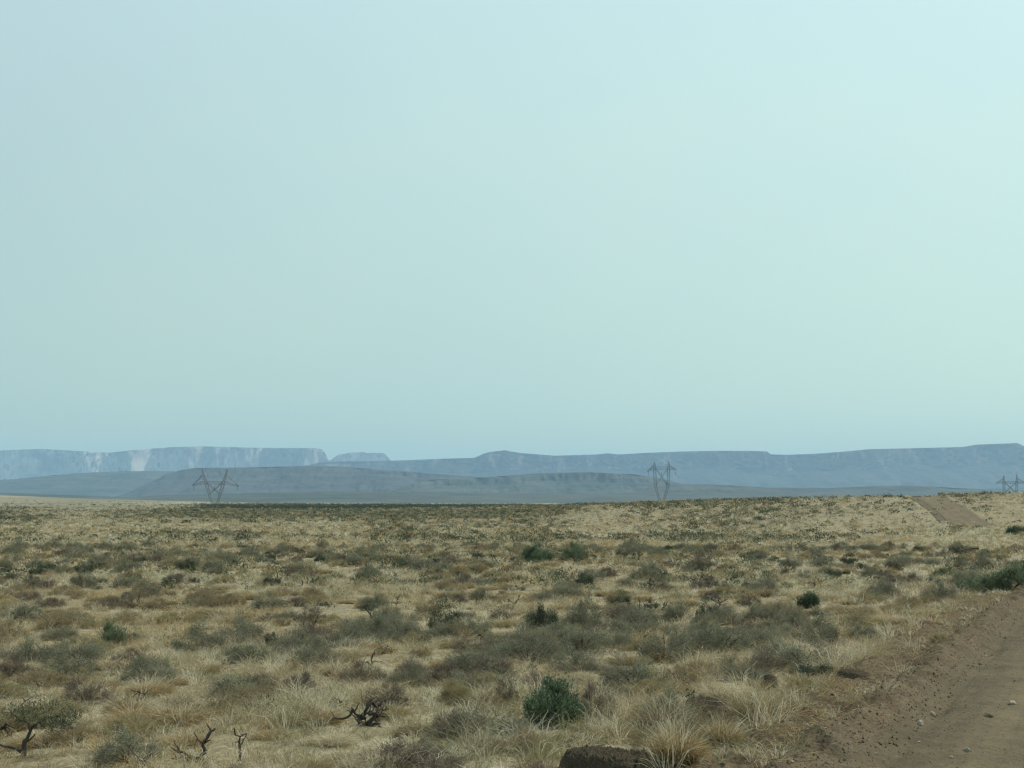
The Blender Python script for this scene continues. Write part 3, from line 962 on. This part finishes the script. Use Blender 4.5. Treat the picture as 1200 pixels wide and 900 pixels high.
def dead_wood(name, px, row, limbs, label, cat, seed):
    """Dead wood lying on the land: limbs as (dx, dy, up) -> (dx, dy, up) in photo pixels and metres of depth."""
    x, y = ground_at(px, row); k = y / F
    rng = np.random.default_rng(seed)
    root = tag(empty(name, (x, y, float(ground_z(x, y)))), label, cat)
    for i, (a, b_, r0) in enumerate(limbs):
        bb = Bag()
        A = np.array([a[0] * k, a[1], a[2] * k]); B = np.array([b_[0] * k, b_[1], b_[2] * k])
        p = wiggle(A, B, 8, .17, rng); p[0] = A
        V, q, t = tube(p, np.linspace(r0, r0 * .5, 8), 6); bb.add(V, q, t)
        for m in range(3):
            j = rng.integers(2, 8)
            e = p[j] + unit(rng.normal(size=3) + np.array([0, 0, .4])) * rng.uniform(.05, .16)
            V, q, t = tube(wiggle(p[j], e, 4, .2, rng), np.linspace(r0 * .5, r0 * .2, 4), 4); bb.add(V, q, t)
        link("trunk" if i == 0 else "branch", bb.mesh("dead_limb", M_DEAD, True), root)
    SPOTS.append((x, y, .25))


dead_wood("dead_branch", 428, 850, [((-6, 0, -2), (6, .05, 30), .038), ((2, 0, 4), (18, .1, 24), .032), ((0, 0, 8), (-14, -.1, 22), .026), ((4, 0, 14), (22, .05, 12), .028), ((-14, -.1, 20), (-40, 0, 8), .02), ((6, .05, 28), (14, .1, 18), .022), ((-4, .1, 2), (20, -.1, 2), .034), ((-10, .15, 2), (4, .2, 20), .016), ((8, -.1, 2), (16, -.15, 20), .014), ((-2, .1, 10), (10, .15, 32), .012), ((10, .1, 8), (26, .1, 20), .012), ((-8, .1, 6), (-24, .15, 16), .012), ((0, -.1, 4), (-12, -.15, 14), .014), ((2, .1, 14), (20, .2, 28), .010)],
          "tangled dark dead branches lying in the grass left of centre", "dead branch", 3)
dead_wood("dead_branch", 236, 893, [((-2, 0, -2), (4, 0, 26), .030), ((4, 0, 24), (18, .05, 38), .026), ((-2, 0, 4), (-36, .1, 16), .020), ((4, 0, 22), (-8, 0, 36), .012), ((-8, .1, 0), (-30, -.1, 6), .016)],
          "forked dead branch with a raised black tip near the bottom left", "dead branch", 5)
dead_wood("dead_stick", 281, 890, [((2, 0, -3), (-3, .02, 42), .018), ((0, 0, 14), (8, .03, 30), .009)],
          "thin upright dead stick beside the forked dead branch", "stick", 7)
dead_wood("dead_branch", 2, 868, [((-30, 0, 0), (4, .02, 16), .028), ((4, .02, 16), (10, .05, 2), .020), ((-8, 0, 8), (6, .1, 22), .015)],
          "curved dead branch at the left edge behind the twisted tree", "dead branch", 9)
dead_wood("dead_branch", 160, 826, [((0, 0, -2), (4, 0, 16), .020), ((0, 0, 0), (-18, .05, 4), .018), ((4, 0, 14), (10, .03, 8), .010)],
          "short dead twig beside the round dark brown shrub", "dead branch", 11)
dead_wood("dead_stick", 162, 709, [((0, 0, -2), (0, 0, 13), .03), ((0, 0, 1), (14, .1, 2), .025)], "dark upright dead stump with a fallen limb on pale mounds", "stick", 13)
dead_wood("dead_stick", 154, 710, [((0, 0, -2), (0, 0, 9), .028), ((0, 0, 5), (-3, .05, 9), .02)], "shorter dark stump left of the one with a fallen limb", "stick", 15)
dead_wood("dead_branch", 440, 726, [((0, 0, -2), (-8, 0, 18), .03), ((0, 0, 0), (12, .1, 5), .024), ((0, 0, 0), (-4, .1, 10), .02)], "pale crooked dead shrub in the golden band left of centre", "dead branch", 17)
dead_wood("dead_branch", 692, 736, [((-6, 0, -2), (8, .05, 10), .034), ((8, .05, 10), (14, .1, 18), .022), ((4, .05, 6), (12, 0, 8), .02)], "crooked dead limb leaning out from the upright grey green shrub", "dead branch", 19)
dead_wood("dead_branch", 748, 735, [((0, 0, -2), (12, .05, 10), .034), ((0, 0, 0), (-18, .1, 14), .028), ((-1, 0, 0), (-2, 0, 34), .02), ((4, 0, 2), (6, .1, 26), .02)], "spreading dead shrub with two tall thin stalks", "dead branch", 21)
dead_wood("dead_branch", 775, 717, [((0, 0, -1), (5, .05, 12), .025), ((2, 0, 4), (8, .05, 12), .016)], "short forked dead stalk right of the two tall thin stalks", "dead branch", 23)
dead_wood("dead_branch", 603, 714, [((0, 0, -1), (5, .05, 13), .03), ((0, 0, 2), (-6, .05, 8), .016)], "short leaning dead stalk above the dark green bushes", "dead branch", 25)
dead_wood("dead_branch", 843, 712, [((0, 0, -1), (3, .05, 12), .03), ((1, 0, 4), (-8, .05, 10), .022), ((1, 0, 5), (8, .05, 8), .02)], "black forked stump before a gold rounded shrub", "dead branch", 27)
dead_wood("dead_branch", 361, 748, [((0, 0, -1), (-2, .05, 22), .02), ((0, 0, 6), (8, .05, 16), .014), ((-1, 0, 8), (-10, .05, 14), .014)], "thin dead stalks standing above the bluish sage", "dead branch", 29)


# ------------------------------------------------------------------ banks of dark earth
MOUNDS = [(CLEAR[0][0], CLEAR[0][1] - .45, .55, .7)]


def earth_mound(name, px, row, w_px, h_px, deep, label, seed, skew=0.0):
    x, y = ground_at(px, row); k = y / F
    W = w_px * k * .5; Hh = h_px * k
    n = 190
    s = np.linspace(-1.15, 1.15, n)
    U, Vv = np.meshgrid(s, s)
    rr = np.sqrt(U ** 2 + Vv ** 2)
    nz = fbm(U * 2.2 + seed, Vv * 2.2, 5, seed)
    f = sstep(1.04, 0.66, rr + 0.14 * nz)
    front = sstep(-1.0, -0.35, Vv + .15 * nz)
    X = x + (U + skew * f) * W
    Y = y + deep * .5 + Vv * deep * .5
    rag = 0.10 * np.abs(fbm(U * 7, Vv * 7, 4, seed + 3)) + 0.06 * fbm(U * 15, Vv * 15, 3, seed + 4)
    Z = (H0(X, Y) + 0.10 * (road_t(X, Y) > -2.0)) - 0.10 * (1 - f) + Hh * f * (0.80 + 0.10 * nz - .25 * U * (1 if seed % 2 else 0) * .5) + Hh * (1.1 * rag + .22 * np.abs(fbm(U * 26, Vv * 26, 3, seed + 8))) * f
    ox, oy = x, y
    oz = float(H0(ox, oy))
    m = mesh_np(name, np.stack([X - ox, Y - oy, Z - oz], -1).reshape(-1, 3), quads=grid_faces(n, n), mat=M_MOUND, smooth=True)
    o = tag(link(name, m, None, (ox, oy, oz)), label, "earth mound")
    SPOTS.append((x, y + deep * .3, W * .8))
    MOUNDS.append((x, y + deep * .1, W * 1.0, deep * .55 + .75)); SPOTS.append((x, y - .7, W * .8))
    return o


earth_mound("earth_bank", 714, 916, 126, 26, 0.9, "big dark earth bank at the bottom edge left of the golden clump", 5)
earth_mound("earth_mound", 832, 846, 66, 21, 0.8, "low dark earth mound in pale grass right of the dark green bush", 9, .1)
earth_mound("earth_mound", 1007, 806, 46, 9, 0.7, "small dark dug out mound on the turned soil by the road", 13)
earth_mound("earth_mound", 906, 806, 20, 12, 0.4, "dark clod heap just left of the fresh green clump", 17)


# ------------------------------------------------------------------ scattered plants, each an object
BANDS = [(12.5, 19.5), (19.5, 30.5), (30.5, 41.5), (41.5, 78)]
BAND_NAME = ["in the nearest strip of straw grass", "in the broad sage band behind the nearest grass", "among the golden mounds beyond the sage band", "in the far grey green band of the plain"]
BAND_W = [
    dict(bunchgrass=.40, dry_shrub=.20, bare_shrub=.11, olive_shrub=.20, sage_shrub=.04, dead_shrub=.04),
    dict(bunchgrass=.22, dry_shrub=.15, bare_shrub=.13, olive_shrub=.15, sage_shrub=.30, dead_shrub=.04, evergreen_shrub=.01),
    dict(bunchgrass=.42, dry_shrub=.25, bare_shrub=.05, olive_shrub=.13, sage_shrub=.08, dead_shrub=.09, evergreen_shrub=.05),
    dict(bunchgrass=.20, dry_shrub=.20, bare_shrub=.06, olive_shrub=.22, sage_shrub=.24, evergreen_shrub=.13, dead_shrub=.05),
]
LOOK = {
    "sage_shrub": ("soft grey green sage shrub", "sage", (0.55, 1.15), (0.65, 1.05)),
    "dry_shrub": ("dry brown rounded shrub", "shrub", (0.45, 1.0), (0.5, 0.85)),
    "bare_shrub": ("bare purplish twiggy shrub", "shrub", (0.5, 1.0), (0.55, 0.95)),
    "olive_shrub": ("low olive tan shrub", "shrub", (0.45, 1.0), (0.55, 1.0)),
    "bunchgrass": ("rounded tuft of golden bunchgrass", "grass clump", (0.45, 0.95), (0.6, 1.05)),
    "evergreen_shrub": ("small blackish green bush", "bush", (0.35, 0.85), (0.5, 0.95)),
    "dead_shrub": ("grey crooked skeleton of a dead shrub", "dead shrub", (0.32, 0.7), (0.6, 1.0)),
}
COUNT = {}
CAP = dict(sage_shrub=265, dry_shrub=285, bare_shrub=240, olive_shrub=285, bunchgrass=290, evergreen_shrub=190, dead_shrub=120)
cell = {}


def crowded(x, y, r):
    for (a, b_, c) in SPOTS:
        if (x - a) ** 2 + (y - b_) ** 2 < (c * .55 + r * .5) ** 2:
            return True
    return False


for bi, (y0, y1) in enumerate(BANDS):
    area = 0.5 * (y1 ** 2 - y0 ** 2) * 2 * 0.52
    n = int(area * [1.35, 1.2, 1.0, 0.62][bi])
    kinds = list(BAND_W[bi]); wts = np.array([BAND_W[bi][k] for k in kinds])
    for i in range(n):
        y = math.sqrt(R.uniform(y0 ** 2, y1 ** 2)); x = y * R.uniform(-0.50, 0.52)
        y2 = y + 2.2 * float(fbm(x / 9, y / 9, 2, 77))
        if road_t(x, y) > -1.75: continue
        nz = float(fbm(x / 5.0, y / 3.2, 2, 101))
        w = wts.copy()
        for k, kk in enumerate(kinds):
            if kk in ("sage_shrub", "bare_shrub"): w[k] *= max(0.05, 1 + 2.2 * nz)
            if kk in ("bunchgrass", "dry_shrub"): w[k] *= max(0.1, 1 - 1.6 * nz)
        kk = kinds[R.choice(len(kinds), p=w / w.sum())]
        if COUNT.get(kk, 0) >= CAP[kk]: continue
        lab, cat, (s0, s1), (h0, h1) = LOOK[kk]
        s = R.uniform(s0, s1) * (1.0 if y < 40 else 1.15)
        if crowded(x, y, s * .5): continue
        COUNT[kk] = COUNT.get(kk, 0) + 1
        zone = BAND_NAME[bi]
        place(kk, x, y, s, s * R.uniform(h0, h1), lab + " " + zone, cat, lab + "s " + zone)

# ------------------------------------------------------------------ stones, each an object
STONES = [b_stone(np.random.default_rng(300 + k), 0.55 + 0.05 * (k % 4)).mesh("stone", M_STONE) for k in range(6)]
CLODS = [b_stone(np.random.default_rng(400 + k), 0.6).mesh("clod", M_CLOD) for k in range(6)]


def surf_z(x, y):
    return float(top_z(x, y))


def stone(px, row, w_px, label, group=None, dark=False, at=None):
    x, y = ground_at(px, row) if at is None else at
    k = R.integers(0, 6)
    o = link("stone", (CLODS if dark else STONES)[k])
    s = w_px / F * y * .5
    o.location = (x, y, surf_z(x, y) + s * .15); o.scale = (s, s * R.uniform(.8, 1.2), s * R.uniform(.7, 1.1))
    o.rotation_euler = (R.uniform(-.3, .3), R.uniform(-.3, .3), R.uniform(0, 6.28))
    return tag(o, label, "stone", group)


stone(1092, 833, 11, "pale whitish stone, brightest on the inner side of the road berm")
stone(1078, 850, 11, "pale flat stone just below the brightest one on the berm")
stone(1133, 879, 10, "pale stone lying out on the road surface")
stone(902, 858, 9, "white stone among rusty straw on the turned soil")
stone(1160, 838, 14, "dark brown clod alone on the packed road", dark=True)
stone(495, 871, 12, "dark stone in the pale grass below the centre", dark=True)
stone(1084, 763, 10, "tan stone on top of the berm beside the yellow green weed")
stone(1186, 824, 12, "pale elongated stone near the right edge of the road")
for i in range(130):
    y = 12.8 + 30 * R.uniform() ** 1.8
    pale = R.uniform() < 0.5
    near = R.uniform() < 0.7
    t = R.normal(-0.2, .7) if near else R.uniform(0.2, 6.5)
    if t < -2.3: continue
    x = edge(y) + t / edge_cos(y)
    if x / y > 0.48: continue
    on = "on the loose edge of the dirt road" if t < 0.9 else "out on the packed road surface"
    w = 0.018 + 0.055 * R.uniform() ** 2.2
    stone(0, 0, w * F / y, ("small pale stone " if pale else "small dark brown stone ") + on, ("small pale stones " if pale else "small dark stones ") + on, not pale, (float(x), y))

# ------------------------------------------------------------------ stuff: grass, litter, far scrub
def wedge(n, y0, y1, half=0.56):
    y = np.sqrt(R.uniform(y0 ** 2, y1 ** 2, n)); x = y * R.uniform(-half, half, n)
    return x, y


def grass_field():
    b = Bag()
    spec = [(12.0, 26, 40.0, 24, 0.006), (26, 48, 20, 17, 0.010), (48, 100, 6.0, 13, 0.022), (100, 220, 1.5, 10, 0.05), (220, 520, 0.30, 8, 0.13)]
    for (y0, y1, dens, nb, w) in spec:
        n = int(0.56 * (y1 ** 2 - y0 ** 2) * dens)
        x, y = wedge(n, y0, y1)
        t = road_t(x, y)
        cover = fbm(x / 2.6, y / 2.6, 3, 201)
        p = np.clip(0.62 + 1.0 * cover, 0.15, 1) * np.where(t + .5 * fbm(x / 1.1, y / 1.1, 2, 207) > -1.5, np.where(t > -0.4, 0.0, 0.20), 1.0)
        band = fbm(x / 55, y / (7 + y * .055), 3, 231) * sstep(45, 80, y)
        p = np.clip(p + 1.3 * band, .08, 1)* np.where((t + 1.2 * fbm(x / 4, y / 6, 3, 241) > -.9) & (t < ROAD_W + .8), .10, 1) if y0 >= 48 else p
        p = np.where(t > ROAD_W + 1.2, 1.0, p)
        for (mx, my, mw, md) in MOUNDS:
            p = np.where(((x - mx) / mw) ** 2 + ((y - my) / md) ** 2 < 1, p * .15, p)
        k = R.uniform(size=n) < p
        x, y, t, cover = x[k], y[k], t[k], cover[k]
        n = len(x)
        far = (y - y0) / (y1 - y0)
        hgt = (0.11 + 0.24 * R.uniform(size=n) ** 1.5) * (1 + 0.9 * np.clip(fbm(x / 1.6, y / 1.6, 2, 211), -.4, .8)) * (1 + .25 * sstep(40, 100, y))
        near_verge = sstep(-6, -3, t) * (t < 0)
        hgt = hgt * (1 + 0.5 * near_verge)
        pal = np.concatenate([STRAW, STRAW[:4], OLIVE[:2], BROWN[:2] * 1.25, STRAW[4:7]])
        zone = fbm(x / 7, y / 4, 3, 221)
        # tint of the whole tuft
        ci = np.where(zone > 0.22, R.choice([4, 6, 3, 1, 4], n), np.where(zone < -0.25, R.choice([2, 0, 5, 11, 12], n), R.integers(0, 18, n)))
        tuft = pal[ci] * R.uniform(.82, 1.15, (n, 1))
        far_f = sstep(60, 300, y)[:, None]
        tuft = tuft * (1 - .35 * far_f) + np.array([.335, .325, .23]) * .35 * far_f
        N = n * nb
        X = np.repeat(x, nb); Y = np.repeat(y, nb); Hh = np.repeat(hgt, nb)
        a = R.uniform(0, 6.283, N); e = np.sqrt(R.uniform(0, 1, N))
        r = np.repeat(R.uniform(.05, .13, n) * (1 + .8 * sstep(48, 200, y)), nb)
        PX = X + np.cos(a) * e * r; PY = Y + np.sin(a) * e * r
        PZ = np.repeat(top_z(x, y), nb) - 0.015
        D = np.stack([np.cos(a) * e * .75, np.sin(a) * e * .75, np.ones(N)], 1) + R.normal(size=(N, 3)) * .28
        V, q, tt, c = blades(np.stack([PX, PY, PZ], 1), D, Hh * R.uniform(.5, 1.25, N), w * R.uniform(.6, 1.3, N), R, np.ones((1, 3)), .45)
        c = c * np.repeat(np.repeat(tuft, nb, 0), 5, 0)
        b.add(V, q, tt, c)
    return b.mesh("grass", M_STRAW)


tag(link("grass", grass_field()), "dry straw grass covering the plain", None, None, "stuff")


def scrub_field():
    b = Bag()
    spec = [(16, 40, 0.9, 60, .42, .018), (40, 80, 0.8, 54, .75, .035), (80, 160, 0.75, 42, .95, .065), (160, 330, 0.42, 28, 1.15, .13), (330, 700, 0.11, 16, 1.7, .28), (700, 1500, 0.020, 12, 2.8, .55)]
    for (y0, y1, dens, nl, size, lw) in spec:
        n = int(0.56 * (y1 ** 2 - y0 ** 2) * dens)
        x, y = wedge(n, y0, y1)
        t = road_t(x, y)
        cover = fbm(x / (y * .09), y / (y * .14), 3, 301)
        band = fbm(x / 55, y / (7 + y * .055), 3, 231) * sstep(45, 80, y)
        p = np.clip(.62 + 1.0 * cover - 1.5 * band, .06, 1)
        tj = t + 1.3 * fbm(x / 5, y / 5, 2, 305)
        p = p * np.where((tj > .2) & (tj < ROAD_W - 0.4) & (y < 330), .26 * sstep(90, 130, y), 1)
        # the dark belt of scrub on the flat beyond the left tower foot
        belt = sstep(420, 520, y) * (1 - sstep(900, 1100, y)) * sstep(-.30, -.22, x / y) * (1 - sstep(.04, .09, x / y))
        pale = sstep(500, 700, y) * (1 - sstep(-.28, -.2, x / y))
        p = np.clip(p * (1 - .85 * pale) + belt, 0, 1)
        k = R.uniform(size=n) < p
        x, y = x[k], y[k]; n = len(x)
        pal = np.concatenate([DARKGREEN, DARKGREEN, DARKGREEN[:3], SAGE, BROWN, OLIVE[:2], STRAW[3:6]])
        tint = pal[R.integers(0, len(pal), n)] * R.uniform(.75, 1.2, (n, 1))
        tint = np.where((belt[k] > .4)[:, None], DARKGREEN[R.integers(0, 3, n)] * .9, tint)
        r = size * R.uniform(.28, .62, n); h = r * R.uniform(.55, .95, n)
        N = n * nl
        d = unit(R.normal(size=(N, 3))); d[:, 2] = np.abs(d[:, 2])
        qd = R.uniform(0.2, 1, N) ** .5
        rr = np.repeat(r, nl); hh = np.repeat(h, nl)
        P = np.stack([np.repeat(x, nl), np.repeat(y, nl), np.repeat(ground_z(x, y), nl)], 1) + d * np.stack([rr * qd, rr * qd, hh * qd], 1)
        D = d + np.array([0, 0, .3]) + R.normal(size=(N, 3)) * .8
        V, q, c = slivers(P, D, rr * .38, lw * R.uniform(.7, 1.3, N), R, np.ones((1, 3)))
        b.add(V, q, None, c * np.repeat(np.repeat(tint, nl, 0), 4, 0))
    return b.mesh("scrub", M_LEAF)


tag(link("scrub", scrub_field()), "small dark scrub dotting the far plain", None, None, "stuff")


def litter():
    """Clods, pebbles and bits of straw loose on the berm and road."""
    b = Bag()
    n = 30000
    y = 11.5 + 45 * R.uniform(size=n) ** 1.6
    t = np.where(R.uniform(size=n) < .6, R.normal(-.5, .8, n), R.uniform(-2.4, 6.8, n))
    k = (t > -2.5) & (t < ROAD_W); y, t = y[k], t[k]
    x = edge(y) + t / edge_cos(y)
    z = road_z(x, y, t)
    s = .004 + .018 * R.uniform(size=len(x)) ** 4 * (.45 + (t < .3) * R.uniform(.2, 1.0, len(x)))
    oct_v = np.array([(1, 0, 0), (0, 1, 0), (-1, 0, 0), (0, -1, 0), (0, 0, .8), (0, 0, -.8)])
    oct_f = np.array([(0, 1, 4), (1, 2, 4), (2, 3, 4), (3, 0, 4), (1, 0, 5), (2, 1, 5), (3, 2, 5), (0, 3, 5)])
    V = oct_v[None] * s[:, None, None] * R.uniform(.6, 1.4, (len(x), 6, 3)) + np.stack([x, y, z + s * .3], 1)[:, None]
    f = (np.arange(len(x))[:, None, None] * 6 + oct_f[None]).reshape(-1, 3)
    pal = np.array([(.10, .078, .046), (.115, .092, .056), (.15, .12, .077), (.24, .20, .14), (.105, .075, .042)])
    c = pal[R.choice(5, len(x), p=[.15, .33, .33, .07, .12])]
    b.add(V.reshape(-1, 3), None, f, np.repeat(c, 6, 0))
    return b.mesh("gravel", M_TWIG)


tag(link("gravel", litter()), "loose gravel and clods on the road edge", None, None, "stuff")


def straw_litter():
    b = Bag()
    n = 30000
    y = 12 + 45 * R.uniform(size=n) ** 1.5
    t = R.normal(-1.3, .55, n)
    k = (t > -3.0) & (t < .3); y, t = y[k], t[k]
    x = edge(y) + t / edge_cos(y)
    k = fbm(x / .8, y / .8, 2, 401) > -.3; x, y, t = x[k], y[k], t[k]
    z = top_z(x, y) + .012
    a = R.uniform(0, 6.283, len(x))
    D = np.stack([np.cos(a), np.sin(a), R.uniform(-.1, .5, len(x))], 1)
    rust = np.array([(.30, .20, .10), (.24, .15, .075), (.38, .30, .17), (.42, .35, .2), (.2, .13, .07)])
    V, q, c = slivers(np.stack([x, y, z], 1), D, R.uniform(.04, .20, len(x)), .008, R, rust)
    b.add(V, q, None, c)
    return b.mesh("straw", M_STRAW)


tag(link("straw_litter", straw_litter()), "rusty straw scattered on the turned soil", None, None, "stuff")


# ------------------------------------------------------------------ pylons
def beam(b, p0, p1, r, sides=4):
    V, q, t = tube(np.array([p0, p1], float), [r, r], sides); b.add(V, q, t)


def lattice(b, p0, p1, w0, w1, n, rc, rb):
    """Square lattice column between two points."""
    p0 = np.array(p0, float); p1 = np.array(p1, float)
    d = unit(p1 - p0); a = unit(np.cross(d, [0.02, 1, 0.03])); c = np.cross(d, a)
    ring = []
    for i in range(n + 1):
        f = i / n; w = (w0 * (1 - f) + w1 * f) * .5; p = p0 * (1 - f) + p1 * f
        ring.append([p + a * w * sx + c * w * sy for sx, sy in ((-1, -1), (1, -1), (1, 1), (-1, 1))])
    for j in range(4):
        beam(b, ring[0][j], ring[-1][j], rc)
    for i in range(n):
        for j in range(4):
            k = (j + 1) % 4
            if i % 2: beam(b, ring[i][j], ring[i + 1][k], rb, 3)
            else: beam(b, ring[i][k], ring[i + 1][j], rb, 3)


def insulators(root, xs, z, L):
    for xx in xs:
        b = Bag()
        path = np.array([(xx, 0, z - L * i / 12) for i in range(13)]); rr = np.array([.10 if i % 2 else .22 for i in range(13)])
        V, q, t = tube(path, rr, 6); b.add(V, q, t)
        link("insulator", b.mesh("insulator", M_INS), root)


def pylon(px, y, base_row, pts, arm, label, rot=0.0, w=1.5, rc=.16, rb=.10, cant=None):
    """pts: photo offsets (dx, up) of each leg's joints; arm: (dx0, up0, dx1, up1, ...) of the cross arm."""
    k = y / F
    x = (px - 600) / F * y
    z0 = CAM_H - (base_row - HORIZON) / F * y
    root = tag(empty("transmission_pylon", (x, y, z0), rot), label, "pylon", )
    for leg in pts:
        for i, (nm, (a, c)) in enumerate(zip(("leg", "peak"), zip(leg[:-1], leg[1:]))) if len(leg) == 3 else enumerate(zip(("leg", "waist", "peak"), zip(leg[:-1], leg[1:]))):
            b = Bag()
            f = {"leg": (w * .5, w), "waist": (w, w), "peak": (w, w * .15)}[nm]
            lattice(b, (a[0] * k, 0, a[1] * k), (c[0] * k, 0, c[1] * k), f[0], f[1], max(5, int(abs(c[1] - a[1]) * k / 1.7)), rc, rb)
            link(nm, b.mesh("pylon_" + nm, M_STEEL), root)
    b = Bag()
    for (a, c) in zip(arm[:-1], arm[1:]):
        lattice(b, (a[0] * k, 0, a[1] * k), (c[0] * k, 0, c[1] * k), w * a[2], w * c[2], max(4, int(abs(c[0] - a[0]) * k / 1.7)), rc, rb)
    link("crossarm", b.mesh("pylon_crossarm", M_STEEL), root)
    for sgn in (-1, 1):                      # bracing between the masts under the cross arm
        b = Bag()
        lo, hi = pts[0][1], pts[0][2]
        yy0 = lo[1] * k * .55 if len(pts[0]) == 3 else lo[1] * k
        yy1 = arm[1][1] * k
        xl = lambda h: abs(np.interp(h, [q[1] * k for q in pts[0]], [q[0] * k for q in pts[0]]))
        lattice(b, (-sgn * xl(yy0), 0, yy0), (sgn * xl(yy1) * .9, 0, yy1), w * .4, w * .4, 8, rc * .7, rb * .7)
        link("brace", b.mesh("pylon_brace", M_STEEL), root)
        b = Bag()
        top = pts[0][-1] if sgn < 0 else pts[1][-1]
        end = arm[0] if sgn < 0 else arm[-1]
        mid = ((top[0] * .75 + arm[1 if sgn < 0 else -2][0] * .25) * k, 0, (top[1] * .55 + arm[1][1] * .45) * k)
        lattice(b, mid, (end[0] * k, 0, end[1] * k), w * .4, w * .15, 6, rc * .7, rb * .7)
        link("stay", b.mesh("pylon_stay", M_STEEL), root)
    insulators(root, [arm[0][0] * k * .93, 0.0, arm[-1][0] * k * .93], min(arm[0][1], arm[1][1]) * k - .4, 3.2)


pylon(251.5, 1000, 593.5, [[(-2.2, 0), (-9.5, 26), (-14.5, 43.5)], [(2.2, 0), (10, 26), (15, 43.5)]],
      [(-26, 24.5, .25), (-13, 28, 1.0), (12, 27.5, 1.0), (28.5, 24.0, .25)],
      "v shaped steel pylon on the flat at the left", w=2.2, rc=.14, rb=.08)
pylon(775.5, 1150, 591.0, [[(-1.2, 0), (-7.5, 22), (-8.3, 41), (-8.6, 50)], [(1.2, 0), (7.5, 22), (8.0, 41), (8.2, 50)]],
      [(-17, 38.5, .2), (-8, 42.5, 1.1), (8, 42.5, 1.1), (17, 40.5, .2)],
      "tall steel pylon with twin upright masts behind the middle of the ridge", w=2.3, rc=.15, rb=.09)
pylon(1184, 1900, 588.0, [[(-2, 0), (-7.2, 10), (-7.6, 22.5), (-7.6, 31)], [(2, 0), (7.2, 10), (7.6, 22.5), (7.6, 32)]],
      [(-17, 22, .25), (-7.6, 22.8, 1.1), (7.6, 22.8, 1.1), (18, 22, .25)],
      "small distant pylon above the ridge at the right edge", w=3.0, rc=.24, rb=.14)

print("counts", COUNT)
